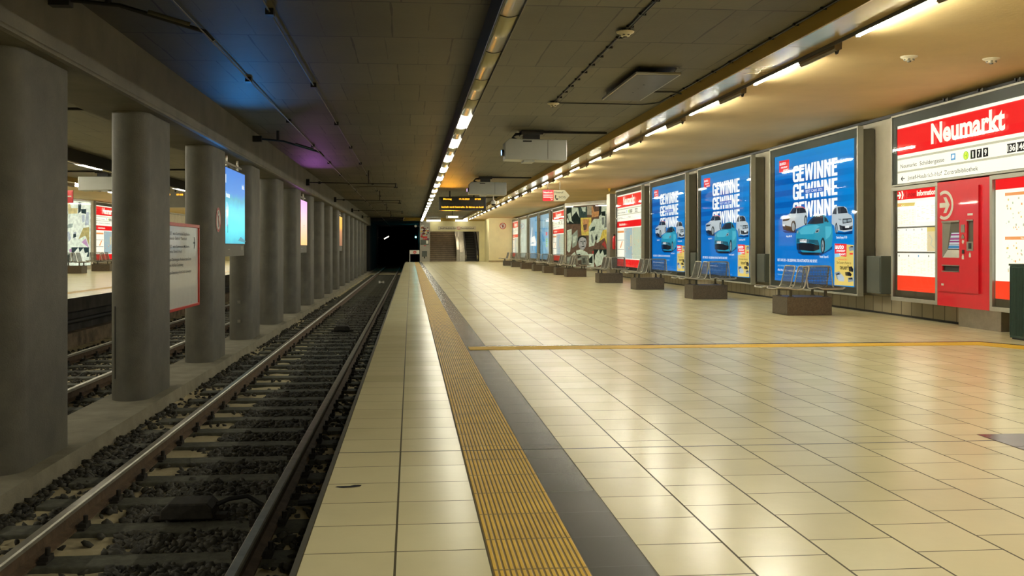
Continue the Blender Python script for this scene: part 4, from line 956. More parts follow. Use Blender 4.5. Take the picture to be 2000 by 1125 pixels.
q.flat([(2.10, Z+.93), (2.13, Z+.90), (2.16, Z+.94), (2.15, Z+.965), (2.13, Z+.955), (2.11, Z+.97)], M_WHITEP, EY); q.flat([(2.10, Z+.69), (2.155, Z+.69), (2.155, Z+.73), (2.135, Z+.76), (2.12, Z+.76), (2.10, Z+.73)], M_WHITEP, EY)
q.flat([(2.275, Z+.72), (2.325, Z+.72), (2.325, Z+.76), (2.305, Z+.79), (2.295, Z+.79), (2.275, Z+.76)], M_WHITEP, EY); q.pane(1.565, 1.63, Z+.30, Z+.33, M_WHITEP, EY)
q.build('logo_lettering', door_, label='white arrow emblem and symbols')

# ------------------------------------------------------------------ bin
t = thing('litter_bin', 'dark green ribbed litter bin at the photo edge, in front of the map showcase', 'bin', (7.62, 11.28, 0), 0)
q = MB(); q.box(-.13, .16, -.30, .30, .02, .92, M_BIN)
for k in range(20): q.box(-.137, -.13, -.29+.03*k, -.275+.03*k, .05, .9, M_BIN)
for k in range(9): q.box(-.12+.03*k, -.105+.03*k, -.307, -.30, .05, .9, M_BIN)
q.build('bin_body', t, bevel=.004)
q = MB(); q.box(-.14, .165, -.31, .31, .92, .945, M_BIN); q.build('bin_rim', t, bevel=.004)
q = MB(); q.box(-.11, .14, -.28, .28, 0, .02, M_BLACK); q.build('bin_foot', t)

# ------------------------------------------------------------------ red information boards further on
def info_board(mxw, y, z, rz, lab, grp):
    t = thing('information_board', lab, 'information board', (mxw, y, z), rz, grp)
    W = 4.2; cabinet(t, W, 2.99, .15, 4.05, .15, 2.81)
    q = MB(); D = DX; Y = .045
    q.pane(.15, 4.05, .15, 2.81, D['cream'], Y)
    sign_rows(q, 4.2, Y-.001, False)
    q.pane(.15, 4.05, 1.60, 1.83, D['signred'], Y, 2); q.text('Kunden', .5, 1.67, .09, D['cream'], .4, Y, 3, .02); q.text('Information', .95, 1.67, .09, D['cream'], .6, Y, 3, .02)
    q.pane(.2, 1.3, 1.40, 1.48, D['orange'], Y, 2); q.pane(.2, 1.3, 1.12, 1.14, D['inkgrey'], Y, 2); q.pane(.2, 1.3, .78, .80, D['inkgrey'], Y, 2); q.flat([(.6, .85), (.8, .83), (1.1, 1.08), (.95, 1.1)], D['orange'], Y, 2)
    q.pane(1.42, 2.6, .45, 1.56, D['paleblue'], Y, 2); q.pane(2.7, 4.0, .45, 1.56, D['palegreen'], Y, 2); q.pane(1.38, 1.42, .45, 1.56, D['inkgrey'], Y, 3); q.pane(2.62, 2.68, .45, 1.56, D['inkgrey'], Y, 3)
    q.pane(2.35, 2.55, .9, 1.3, D['map'], Y, 3)
    rng = random.Random(4)
    for k in range(70):
        u = 1.5+rng.random()*2.4; v = .5+rng.random()*1.0; q.pane(u, u+.03+.05*rng.random(), v, v+.02+.03*rng.random(), D[rng.choice(['palegreen', 'beige', 'paleblue', 'map', 'orange'])], Y, 4)
    q.pane(.15, 4.05, .15, .42, D['signred'], Y, 2)
    q.build('notices', t); return t
ib = info_board(7.8, 36.65, .29, -PI/2, 'lit Neumarkt information board beside the third car poster', 'red information boards')
dup(ib, (7.8, 53.43, .29), None, 'lit Neumarkt information board just past the collage mural')
dup(ib, (7.8, 74.76, .29), None, 'lit Neumarkt information board at the far end of the right wall')
# three pale blue posters
def plain_poster(y, base, lab, seed):
    t = thing('poster_cabinet', lab, 'advertising light box', (7.8, y, .29), -PI/2, 'pale blue light boxes down the wall')
    cabinet(t, 4.2, 2.99, .2, 4.01, .15, 2.80)
    q = MB(); Y = .045; q.pane(.2, 4.01, .15, 2.8, glow('poster_base_%d' % seed, base, POSTER_E*.95, .4, 1.5), Y); rng = random.Random(seed)
    for k in range(16):
        u = .25+rng.random()*3.3; w_ = .1+.3*rng.random(); q.pane(u, u+w_, .2+rng.random()*.8, 1.2+rng.random()*1.4, glow('poster_streak_%d_%d' % (seed, k % 3), tuple(min(1, c*(.6+.35*(k % 3))) for c in base), POSTER_E*.9), Y, 1+k % 3)
    if seed == 2: q.flat([(.5, 1.3), (1.3, 2.2), (1.6, 2.1), (1.2, 1.5), (2.6, 1.6), (3.6, 1.2), (3.4, .9), (2, 1.2), (.6, 1.1)], DX['white'], Y, 4); q.pane(.6, 3.2, .95, 1.1, DX['white'], Y, 4)
    if seed == 3:
        q.pane(1.0, 2.2, 1.2, 2.0, DX['skyblue'], Y, 4); q.pane(2.6, 3.2, 1.55, 1.75, DX['red'], Y, 4)
        for k in range(4): q.pane(2.7, 3.3, .9+.13*k, .98+.13*k, DX['green'], Y, 4)
    q.build('poster', t); return t
plain_poster(58.82, (.25, .48, .62), 'lit pale blue poster with small green lettering block, nearest of the three pale blue posters', 3)
plain_poster(64.06, (.14, .42, .66), 'lit blue poster with white brush strokes, middle of the three pale posters', 2)
plain_poster(69.44, (.52, .66, .58), 'lit pale grey-green poster, farthest of the three pale posters', 1)

# ------------------------------------------------------------------ collage mural
MURAL = [
('mblack',[(0.09,3.0),(1.38,2.95),(1.44,2.1),(0.09,2.12)]),
('mpale',[(0.59,2.95),(1.2,2.91),(1.32,2.42),(1.02,2.74),(0.59,2.47)]),
('mpale',[(0.15,2.61),(0.47,2.7),(0.59,2.28),(0.78,2.15),(0.34,2.29)]),
('mpale',[(0.15,2.45),(0.34,2.25),(0.22,2.16),(0.09,2.29)]),
('mdkgreen',[(1.32,2.95),(2.04,2.93),(2.04,2.4),(1.32,2.4)]),
('mpale',[(1.5,2.92),(1.92,2.92),(1.89,2.68),(1.62,2.72)]),
('mtan',[(2.04,2.96),(2.56,2.95),(2.56,2.51),(2.04,2.54)]),
('morange',[(2.44,2.91),(3.13,2.9),(3.07,2.43),(2.47,2.39)]),
('mbrown',[(2.56,2.94),(3.13,2.93),(3.1,2.68),(2.67,2.66)]),
('mpale',[(3.13,2.98),(3.85,2.98),(3.85,1.78),(3.13,1.79)]),
('mblack',[(3.3,2.64),(3.68,2.66),(3.66,2.42),(3.35,2.46)]),
('mgrey',[(3.68,2.51),(3.85,2.52),(3.85,1.9),(3.57,1.88)]),
('mblack',[(3.13,2.95),(3.35,2.95),(3.3,2.52),(3.13,2.43)]),
('mgrey',[(3.35,2.36),(3.57,2.39),(3.57,2.06),(3.41,2.0)]),
('mbrown',[(0.09,2.1),(1.26,2.09),(1.26,1.54),(0.15,1.55)]),
('mpale',[(0.15,1.81),(0.59,1.87),(0.59,1.29),(0.4,0.62),(0.15,0.78)]),
('mgreen',[(0.59,1.55),(1.14,1.83),(1.2,1.1),(0.65,0.91)]),
('mpale',[(0.71,1.48),(1.08,1.54),(0.96,1.23),(0.71,1.13)]),
('myellow',[(1.44,2.4),(2.44,2.39),(2.39,1.53),(1.53,1.54)]),
('morange',[(1.62,2.32),(2.21,2.33),(2.15,1.75),(1.74,1.66)]),
('mbrown',[(1.68,2.04),(2.04,2.09),(1.98,1.81),(1.74,1.78)]),
('mpale',[(2.21,1.93),(2.67,2.32),(3.13,2.31),(3.13,1.79),(2.67,1.03),(2.21,0.97)]),
('mdkgreen',[(2.5,1.93),(2.79,1.95),(2.73,1.77),(2.27,1.71)]),
('mgrey',[(2.39,1.53),(2.5,1.59),(2.67,1.28),(2.5,1.1)]),
('mgrey',[(2.79,1.52),(2.96,1.58),(3.13,1.34),(2.9,1.16)]),
('mpale',[(3.07,1.76),(3.46,1.79),(3.35,1.21),(2.9,1.16)]),
('mblack',[(2.79,1.46),(2.96,1.49),(2.99,1.34),(2.79,1.28)]),
('myellow',[(3.46,1.76),(3.88,1.81),(3.88,0.91),(3.63,1.39),(3.13,1.22)]),
('mbrown',[(2.73,1.03),(3.13,1.22),(3.57,1.39),(3.85,0.85),(2.9,0.85)]),
('mred',[(3.35,1.09),(3.63,1.27),(3.85,0.82)]),
('mbrown',[(0.15,0.62),(1.02,0.97),(1.26,1.54),(2.09,1.53),(2.09,0.63),(1.02,-0.01),(0.15,-0.02)]),
('mpale',[(0.59,0.59),(0.9,0.72),(1.08,0.47),(0.71,0.15)]),
('mskin',[(1.23,1.26),(1.38,1.44),(1.68,1.5),(1.95,1.41),(2.01,1.16),(1.92,0.97),(1.74,0.83),(1.5,0.82),(1.29,0.97)]),
('mblack',[(1.17,1.16),(1.17,1.38),(1.35,1.49),(1.74,1.53),(1.98,1.44),(2.02,1.25),(1.92,1.38),(1.62,1.46),(1.4,1.41),(1.26,1.26)]),
('mblack',[(1.41,1.25),(1.59,1.25),(1.59,1.22),(1.43,1.21)]),
('mblack',[(1.75,1.26),(1.91,1.27),(1.9,1.23),(1.77,1.22)]),
('mgrey',[(1.62,1.24),(1.73,1.24),(1.75,1.08),(1.62,1.07)]),
('mblack',[(1.53,0.99),(1.8,1.01),(1.78,0.97),(1.56,0.96)]),
('mpale',[(1.02,0.78),(1.44,0.85),(1.74,0.79),(2.09,0.69),(2.21,0.48),(1.14,0.28)]),
('mblack',[(1.08,0.59),(1.38,0.63),(1.62,0.47),(1.14,0.4)]),
('mblack',[(2.67,0.85),(3.85,0.85),(3.85,0.4),(2.67,0.39)]),
('mpale',[(2.79,0.57),(3.13,0.85),(3.21,0.61),(3.46,0.82),(3.57,0.58),(3.79,0.61),(3.57,0.19),(2.9,-0.0),(2.73,0.24)]),
('mpale',[(2.04,0.63),(2.64,0.63),(2.67,-0.01),(2.04,-0.02)]),
('mblack',[(2.21,0.38),(2.56,0.57),(2.56,0.17),(2.21,0.2)]),
('mgreen',[(1.5,0.53),(1.98,0.57),(2.04,0.1),(1.56,0.1)]),
('mdkgreen',[(1.62,0.41),(1.89,0.44),(1.92,0.19),(1.65,0.16)]),
('mpale',[(0.15,0.46),(0.9,0.53),(1.02,-0.04),(0.15,-0.06)]),
('mred',[(2.53,0.76),(2.67,0.79),(2.67,0.63),(2.53,0.63)]),
]
MC = {n: glow('mural_'+n, c, .62, .85, 7.) for n, c in dict(mblack=(.02, .03, .02), mpale=(.62, .68, .45), mdkgreen=(.05, .08, .06), mtan=(.40, .34, .2), morange=(.62, .30, .10), mbrown=(.15, .09, .05), mgrey=(.22, .24, .18),
      mgreen=(.32, .36, .24), myellow=(.75, .56, .10), mred=(.40, .06, .04), mskin=(.42, .40, .33)).items()}
def mural(loc, rz, lab, cols):
    t = thing('collage_mural', lab, 'mural', loc, rz)
    q = MB(); q.box(0, 4.0, .02, .17, 0, 3.0, M_ALU_D); q.box(0, 4.0, 0, .05, 3.0, 3.05, M_FRAME); q.box(0, 4.0, 0, .05, -.05, 0, M_FRAME); q.build('mural_panel', t)
    q = MB(); q.pane(.02, 3.98, 0, 3.0, cols['mbrown'], .018)
    for k, (n, p) in enumerate(MURAL): q.flat([(min(max(u, .02), 3.98), min(max(v, .01), 2.99)) for u, v in p], cols[n], .016-.0003*k)
    q.build('mural_print', t)
    q = MB(); q.pane(0, 4.0, 0, 3.0, M_GLASS, -.004); q.build('glass_pane', t)
MUR_RZ = math.radians(-68.52)
mural((7.8, 48.7, .20), MUR_RZ, 'large cream and black collage mural with a painted face, behind the benches', MC)
t = thing('wall_pier_cabinet', 'grey upright steel cabinet between the mural and the red information board', 'cabinet', (7.72, 37.95, .02), -PI/2)
q = MB(); q.box(0, .62, 0, .42, 0, 3.22, M_ALU); q.build('cabinet_body', t, bevel=.01)
t = thing('fire_extinguisher', 'red fire extinguisher hanging in the gap beside the red information board', 'fire extinguisher', (7.86, 37.08, 1.07), 0)
q = MB(); q.lathe(0, 0, [(.05, 0), (.085, .03), (.085, .42), (.05, .5), (.03, .53)], M_RED, 14); q.build('cylinder', t)
q = MB(); q.box(-.05, .06, -.02, .02, .53, .58, M_BLACK); q.build('valve', t)
q = MB(); q.box(.05, .29, -.04, .04, .1, .4, M_ALU_D); q.build('wall_bracket', t)

# ------------------------------------------------------------------ benches
PROF = [(.465, .452), (.435, .474), (.38, .476), (.28, .462), (.16, .446), (.06, .442), (.0, .455), (-.03, .50), (-.055, .60), (-.085, .72), (-.105, .80), (-.112, .825)]
def wire_chair():
    q = MB(); hw = .225
    P = [Vector((0, d, z)) for d, z in PROF]
    fr = [Vector((hw, p.y, p.z)) for p in P]
    fr[0].x = hw-.05; fr[-1].x = hw-.05; a = [fr[0]]+[Vector((hw-.012, .45, .468))]+fr[1:-1]+[Vector((hw-.015, -.11, .815))]+[fr[-1]]
    loop = a+[Vector((-p.x, p.y, p.z)) for p in reversed(a)]
    q.tube(loop, .013, M_CHAIRF, 7, closed=True)
    # wires along the profile and across it
    for k in range(15):
        x = -hw+.028*(k+1)+.002
        q.tube([(x, p.y, p.z-.004) for p in P], .0035, M_CHAIR, 3, caps=False)
    Ls = [0]
    for i in range(1, len(P)): Ls.append(Ls[-1]+(P[i]-P[i-1]).length)
    n = 32
    for k in range(1, n):
        s = Ls[-1]*k/n; i = max(j for j in range(len(Ls)) if Ls[j] <= s); i = min(i, len(P)-2)
        c = P[i].lerp(P[i+1], (s-Ls[i])/(Ls[i+1]-Ls[i])); q.tube([(-hw, c.y, c.z), (hw, c.y, c.z)], .0038, M_CHAIR, 3, caps=False)
    q.box(-.09, .09, .10, .32, .425, .440, M_ALU_D)
    return q
BENCH = [(6.31, 15.86, 'nearest mesh seat bench on its brown block, in front of the nearest car poster'),
 (6.22, 21.03, 'mesh seat bench on a block in front of the middle car poster'),
 (6.10, 25.97, 'mesh seat bench on a block in front of the farthest car poster'),
 (6.05, 30.93, 'mesh seat bench on a block beside the red information board, fourth from the camera'),
 (6.04, 37.41, 'mesh seat bench on a block before the right half of the mural'),
 (6.01, 40.0, 'mesh seat bench on a block, close behind the fifth bench, sixth from the camera'),
 (5.92, 43.0, 'mesh seat bench by the left edge of the mural, seventh from the camera'),
 (5.90, 46.6, 'mesh seat bench on a block, eighth in the row down the platform'),
 (5.86, 51.2, 'mesh seat bench on a block, ninth in the row down the platform'),
 (5.84, 56.02, 'mesh seat bench on a block, tenth and last but one of the row'),
 (5.82, 60.76, 'farthest mesh seat bench on a block, beside the cream end wall')]
def bench(cx, cy, lab, z=0, rz=0):
    t = thing('platform_bench', lab, 'bench', (cx, cy, z), rz, 'mesh seat benches')
    q = MB(); q.box(-.39, .39, -.34, .34, 0, .31, M_BLOCK); q.build('base_block', t, bevel=.008)
    w_ = wire_chair().build('wire_seat', t, loc=(-.17, -.25, 0), rz=PI/2)
    for (x, y, r) in ((-.17, .35, PI/2), (.31, -.08, PI), (.31, .22, 0)):
        c = w_.copy(); C.objects.link(c); c.parent = t; c.location = (x, y, 0); c.rotation_euler = (0, 0, r)
    q = MB(); q.cyl(0, 0, .31, .43, .024, M_ALU_D, 12); q.cyl(0, 0, .31, .32, .05, M_ALU_D, 12); p0 = q.build('post', t, loc=(-.29, -.24, 0))
    for (x, y) in ((-.29, .29), (.31, -.26), (.31, .28)):
        c = p0.copy(); C.objects.link(c); c.parent = t; c.location = (x, y, 0)
    return t
bp = bench(BENCH[0][0]+.39, BENCH[0][1]+.34, BENCH[0][2])
for x, y, lab in BENCH[1:]: dup(bp, (x+.39, y+.34, 0), 0, lab)
for i, (x, y) in enumerate(((-13.5, 40.6), (-13.6, 44.6), (-13.6, 48.5))):
    dup(bp, (x, y, ZP), PI, ('nearest', 'middle', 'farthest')[i]+' of three mesh seat benches on the far platform behind the pillars')

# ------------------------------------------------------------------ projectors hung over the platform
def projector(x, y, lab, lens, z=0, grp='ceiling projectors', flip=1):
    t = thing('ceiling_projector', lab, 'projector', (x, y, z), 0 if flip == 1 else PI, grp)
    q = MB()
    vs = [(0, -.25, 2.92), (0, .25, 2.92), (.08, -.27, 3.34), (.08, .27, 3.34)]
    q.prism([(.02, 2.93), (1.26, 2.90), (1.28, 2.93), (1.28, 3.33), (.10, 3.345), (.02, 3.27)], 'y', -.27, .27, M_PROJ); q.build('projector_housing', t, bevel=.015)
    q = MB(); q.box(.885, .892, -.275, -.27, 2.94, 3.33, M_ALU_D); q.box(.38, .56, -.275, -.27, 3.28, 3.31, M_BLACK); q.box(.40, .62, -.24, .2, 2.88, 2.915, M_PROJ); q.build('housing_seams', t)
    q = MB(); q.box(.36, .80, -.22, .22, 3.44, ZC, M_BLACK); q.box(.42, .74, -.16, .16, 3.33, 3.44, M_BLACK); mount_ = q.build('ceiling_mount', t)
    q = MB(); q.tube([(.30, 0, 3.34), (.20, 0, 3.40), (.26, 0, 3.46), (.38, 0, 3.47)], .028, M_BLACK, 8); q.build('cable_hose', mount_)
    q = MB(); m = len(q.v); q.prism([(.085*math.cos(2*PI*i/16), 3.08+.07*math.sin(2*PI*i/16)) for i in range(16)], 'x', -.03, .02, M_BLACK)
    q.prism([(.05*math.cos(2*PI*i/16), 3.08+.05*math.sin(2*PI*i/16)) for i in range(16)], 'x', -.036, -.03, lens); q.build('lens', t, label='glowing lens')
    q = MB(); q.box(.8, 2.15, -.02, .02, 3.485, ZC, M_BLACK); q.build('conduit', t)
    return t
projector(1.88, 19.8, 'nearer silver projector box hanging from the concrete ceiling', glow('lens_blue', (.15, .45, 1.), 9.))
projector(1.93, 32.8, 'farther silver projector box hanging just in front of the departure display', glow('lens_violet', (.55, .3, 1.), 9.))
projector(1.95, 46.0, 'third silver projector box, half hidden behind the departure display', glow('lens_amber', (1., .5, .1), 9.))
projector(-8.93, 31.3, 'silver projector box over the far platform between the first two pillars', glow('lens_blue', (.15, .45, 1.), 9.), flip=-1, grp='far projector')

# projection screens between the pillars; the projected picture is put in as emission
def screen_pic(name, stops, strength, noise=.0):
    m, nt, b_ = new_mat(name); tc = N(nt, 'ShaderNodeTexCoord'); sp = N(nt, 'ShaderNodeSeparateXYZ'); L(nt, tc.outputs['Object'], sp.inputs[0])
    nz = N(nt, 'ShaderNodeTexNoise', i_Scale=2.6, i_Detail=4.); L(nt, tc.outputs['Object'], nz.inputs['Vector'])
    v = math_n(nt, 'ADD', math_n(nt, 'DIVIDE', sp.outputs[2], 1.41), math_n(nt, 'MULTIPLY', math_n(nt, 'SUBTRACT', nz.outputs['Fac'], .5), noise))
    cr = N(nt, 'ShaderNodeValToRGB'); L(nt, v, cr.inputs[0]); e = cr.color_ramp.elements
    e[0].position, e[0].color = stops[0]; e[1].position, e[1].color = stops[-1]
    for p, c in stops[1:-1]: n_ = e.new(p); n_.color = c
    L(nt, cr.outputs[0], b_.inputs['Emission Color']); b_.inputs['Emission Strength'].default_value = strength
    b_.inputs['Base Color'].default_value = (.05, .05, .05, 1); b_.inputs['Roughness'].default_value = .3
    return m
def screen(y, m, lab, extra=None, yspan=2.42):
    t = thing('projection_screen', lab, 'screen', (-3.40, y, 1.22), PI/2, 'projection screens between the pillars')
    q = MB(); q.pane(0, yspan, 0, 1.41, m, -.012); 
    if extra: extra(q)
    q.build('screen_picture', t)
    q = MB(); q.box(-.02, yspan+.02, -.01, .03, -.02, 1.43, M_BLACK); q.build('screen_back', t)
    q = MB(); q.box(-.02, yspan-.02, .0, .14, -.24, -.02, M_ALU_D); q.box(.3, .5, -.004, 0, -.11, -.10, M_STEEL)
    for k in range(4): q.box(yspan-.4+.06*k, yspan-.37+.06*k, -.004, 0, -.13, -.05, M_STEEL)
    q.build('screen_housing', t)
    q = MB(); q.tube([(.5, .06, 1.43), (.5, .06, 1.66)], .02, M_STEEL, 8); q.tube([(yspan-.45, .06, 1.43), (yspan-.45, .06, 1.66)], .02, M_STEEL, 8); q.box(.1, yspan-.1, .03, .09, 1.50, 1.54, M_STEEL); q.build('hanger', t)
sea = [(0., (.02, .42, .55, 1)), (.2, (.06, .72, .85, 1)), (.45, (.05, .62, .85, 1)), (.60, (.03, .35, .48, 1)), (.70, (.03, .22, .62, 1)), (1., (.05, .20, .62, 1))]
def sea_txt(q):
    W1 = DX['white']; q.text('hello', 1.75, 1.10, .10, W1, .25, -.013, 1, .02); q.text('heute', .05, .86, .1, W1, .38, -.013, 1, .02); q.pane(.0, .06, 1.12, 1.28, W1, -.013, 1)
    q.flat([(.05, .3), (.25, .35), (.3, .7), (.12, .78), (.0, .6)], DX['ribbon'], -.013, 1)
    q.flat([(1.3, .06), (1.6, .14), (2.2, .05), (2.0, .03)], DX['teal'], -.013, 1); q.flat([(.2, .2), (.24, .2), (.25, .36), (.2, .36)], DX['tealdark'], -.013, 1)
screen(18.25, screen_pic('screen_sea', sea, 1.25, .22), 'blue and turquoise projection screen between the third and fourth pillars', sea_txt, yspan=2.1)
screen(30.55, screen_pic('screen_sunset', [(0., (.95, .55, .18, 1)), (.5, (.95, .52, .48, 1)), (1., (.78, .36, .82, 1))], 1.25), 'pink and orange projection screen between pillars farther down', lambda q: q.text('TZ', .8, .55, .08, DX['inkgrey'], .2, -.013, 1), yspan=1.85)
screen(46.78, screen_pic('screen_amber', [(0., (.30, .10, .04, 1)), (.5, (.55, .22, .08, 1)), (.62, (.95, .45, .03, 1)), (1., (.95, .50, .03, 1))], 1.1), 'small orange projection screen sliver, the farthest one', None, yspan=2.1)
# added spots without fixtures, standing in for the coloured glow on the ceiling
def spill(loc, tgt, col, e, ang, blend=.6):
    ld = bpy.data.lights.new('ceiling_glow_spot', 'SPOT'); ld.color = col; ld.energy = e; ld.spot_size = math.radians(ang); ld.spot_blend = blend; ld.shadow_soft_size = .25; ld.specular_factor = .3
    o = bpy.data.objects.new('ceiling_glow_spot', ld); C.objects.link(o); o.location = loc
    o.rotation_euler = (Vector(tgt)-Vector(loc)).to_track_quat('-Z', 'Y').to_euler()
SPILL = [((-3.1, 18.6, 2.0), (-2.2, 15.0, 3.53), (.03, .35, 1.), 85, 48, 1.), ((-3.1, 31.6, 2.0), (-2.2, 27.6, 3.53), (.75, .2, .95), 55, 44, 1.), ((1.7, 43.2, 1.9), (1.9, 37.2, 3.53), (1., .40, .02), 420, 34, 1.)]
for s_ in SPILL: spill(*s_)

# ------------------------------------------------------------------ direction board between pillars two and three
t = thing('direction_board', 'white red-framed list of destinations between the second and third pillars', 'direction sign', (-3.42, 14.12, .22), PI/2)
q = MB(); H_ = 1.29; W = 2.0
q.box(0, W, -.02, .04, 0, .04, M_REDFRAME); q.box(0, W, -.02, .04, H_-.05, H_, M_REDFRAME); q.box(0, .02, -.02, .04, .04, H_-.05, M_REDFRAME); q.box(W-.04, W, -.02, .04, .04, H_-.05, M_REDFRAME); q.build('red_frame', t, bevel=.003)
q = MB(); q.box(.02, W-.04, .0, .035, .04, H_-.05, M_PRINTW)
ink = mat('sign_ink', (.03, .04, .05), .4)
for s_, z, wd in (('BEST  enz-Kammesse-Buchheim-', 1.11, 1.36), ('Herkenrath · Dellbrück · Thielenbruch', 1.04, 1.14), ('BEST  enz-Kammesse-Mülheim-', .92, 1.33), ('Höhenhaus · Dünnwald-Schlebusch', .85, .82), ('platz-Chlodwigplatz-Rodenkirchen-Sürth-', .73, 1.45), ('Bonn Hbf-Bad Godesberg', .65, .90), ('platz-Klettenberg-Hürth-Brühl-Schwadorf', .54, 1.44)):
    q.text(s_, .03, z, .045, ink, wd, -.001, 1, .004)
q.flat([(1.63, .985), (1.71, .985), (1.71, .96), (1.74, 1.0), (1.71, 1.04), (1.71, 1.015), (1.63, 1.015)], ink, -.001, 1)
q.flat([(1.66, .91), (1.70, .91), (1.745, 1.0), (1.70, 1.09), (1.66, 1.09), (1.715, 1.0)], ink, -.001, 1); q.flat([(1.45, .06), (1.48, .06), (1.47, .10)], ink, -.001, 1)
q.build('sign_face', t)
for zz in (.25, 1.0):
    q = MB(); q.box(-.03, 2.63, .145, .185, zz, zz+.05, M_ALU_D); q.box(.3, .36, .035, .15, zz, zz+.05, M_ALU_D); q.box(1.6, 1.66, .035, .15, zz, zz+.05, M_ALU_D); q.build('mounting_rail', t)

# ------------------------------------------------------------------ departure display
LED = glow('amber_led', (1., .42, .02), 3.2, .02)
t = thing('departure_display', 'black hanging departure display with amber letters', 'display', (1.20, 41.0, 2.70), 0)
q = MB(); q.box(0, 1.97, 0, .35, 0, .58, M_BLACK); q.build('display_case', t, bevel=.008)
q = MB(); q.pane(.08, 1.89, .05, .54, mat('dark_display_face', (.03, .028, .02), .25), -.004)
q.text('Montag', .17, .455, .065, LED, .35, -.005, 1, .01); q.text('19.10.2020', .84, .455, .065, LED, .43, -.005, 1, .01); q.text('07:08', 1.50, .455, .065, LED, .25, -.005, 1, .01)
q.text('kschaft verdi bestreikt. Es fahren an beid', .10, .115, .07, LED, 1.76, -.005, 1, .012)
q.build('display_face', t)
q = MB()
for x in (.45, 1.47): q.box(x-.03, x+.03, .14, .2, .58, ZC-2.70, M_BLACK)
q.build('hanger', t)
t = thing('departure_display', 'departure display above the far platform, amber digits visible between two pillars', 'display', (-10.52, 38.6, 2.70), 0)
q = MB(); q.box(0, 1.97, 0, .35, 0, .58, M_ALU_D); q.build('display_case', t)
q = MB(); q.text('Montag', .17, .455, .065, LED, .35, -.005, 1, .01); q.text('19.10.2020', .84, .455, .065, LED, .43, -.005, 1, .01); q.text('07:08', 1.50, .455, .065, LED, .25, -.005, 1, .01); q.build('display_face', t)
q = MB(); q.box(.4, .46, .14, .2, .58, ZC-2.70, M_BLACK); q.box(1.4, 1.46, .14, .2, .58, ZC-2.70, M_BLACK); q.build('hanger', t)

# ------------------------------------------------------------------ dome camera, detectors, heater panel, hanging signs
t = thing('security_camera', 'white dome security camera on a thin drop rod, right of the departure display', 'camera', (3.06, 36.0, 0.28), 0)
q = MB(); q.cyl(0, 0, 2.62, ZC-.28, .022, M_WHITE, 10); q.build('drop_rod', t)
q = MB(); q.lathe(0, 0, [(.04, 2.62), (.07, 2.60), (.10, 2.55), (.10, 2.50), (.09, 2.48)][::-1], M_WHITE, 18); dh_ = q.build('dome_housing', t)
q = MB(); q.lathe(0, 0, [(.02, 2.41), (.06, 2.42), (.075, 2.45), (.08, 2.48)], M_BLACK, 16); q.build('dome', dh_)
def detector(x, y, z, lab):
    t = thing('smoke_detector', lab, 'smoke detector', (x, y, z), 0, 'smoke detectors')
    q = MB(); q.lathe(0, 0, [(.045, -.052), (.062, -.03), (.078, -.018), (.095, -.012), (.10, 0)], M_CREAMP, 24); q.build('detector_base', t)
    q = MB(); q.cyl(0, 0, -.068, -.052, .022, M_ALU_D, 12)
    for k in range(6):
        a = PI*k/3; q.box(.05*math.cos(a)-.012, .05*math.cos(a)+.012, .05*math.sin(a)-.012, .05*math.sin(a)+.012, -.047, -.036, M_ALU_D)
    q.build('sensor_vents', t)
detector(2.33, 10.44, ZC-.03, 'smoke detector on the concrete ceiling where two cable runs meet, nearer one')
detector(2.32, 15.74, ZC-.03, 'smoke detector on the concrete ceiling where the cable turns toward the gold soffit')
detector(5.85, 10.98, ZB, 'left smoke detector on the beige ceiling above the Neumarkt sign')
detector(6.89, 11.01, ZB, 'right smoke detector on the beige ceiling above the Neumarkt sign')
t = thing('ceiling_cable', 'black clipped cable run linking the smoke detectors on the concrete ceiling', 'cable', (2.33, 0, ZC-.016), 0)
q = MB(); q.tube([(0, -8.9, 0), (0, 15.74, 0)], .010, M_BLACK, 6); q.tube([(.025, -8.9, 0), (.025, 10.3, 0)], .008, M_BLACK, 6)
q.tube([(-.01, 15.78, 0), (.9, 15.8, 0), (1.5, 15.85, 0), (1.72, 15.6, 0), (1.74, 14.9, 0), (1.74, -8.9, 0)], .010, M_BLACK, 6)
q.build('cable_run', t)
q = MB()
for k in range(26): q.box(-.028, .05, 2.0+.55*k-.01, 2.0+.55*k+.01, -.012, .014, M_BLACK)
for k in range(18): q.box(1.71, 1.77, 3.0+.7*k-.01, 3.0+.7*k+.01, -.012, .014, M_BLACK)
q.build('cable_clips', t)
q = MB(); q.box(-.05, .05, 10.39, 10.49, -.014, .016, M_BLACK); q.build('detector_mount', t)
q = MB(); q.box(-.06, .04, 15.69, 15.79, -.014, .016, M_BLACK); q.build('detector_mount', t)
t = thing('ceiling_heater_panel', 'flat grey panel on chains under the ceiling, beside the gold soffit', 'ceiling panel', (2.94, 12.54, 3.42), 0)
q = MB(); q.box(0, .61, 0, 2.27, 0, .035, M_ALU); q.build('panel_frame', t, bevel=.006)
q = MB(); q.box(.025, .585, .03, 2.24, -.003, 0, mat('satin_grey_panel', (.045, .048, .046), .4, 0., spec=.15))
for k in range(3): q.cyl(.30, .8+.33*k, -.006, -.002, .012, M_BLACK, 10)
q.build('panel_face', t)
q = MB()
for x, y in ((.06, .06), (.55, .06), (.06, 2.2), (.55, 2.2)): q.tube([(x, y, .035), (x-.015, y, .06), (x+.01, y, .085), (x, y, ZC-3.42)], .006, M_BLACK, 5)
q.box(.28, .33, .3, 1.9, .07, .105, M_BLACK); q.build('chain', t)
q = MB(); q.tube([(.6, 1.9, .08), (1.0, 1.9, .085), (1.15, 1.9, .06)], .014, M_BLACK, 6); q.build('cable', t)
t = thing('emergency_sign', 'hanging red Nothalt and cream Notruf SOS arrow sign', 'sign', (4.50, 33.0, 2.73), 0)
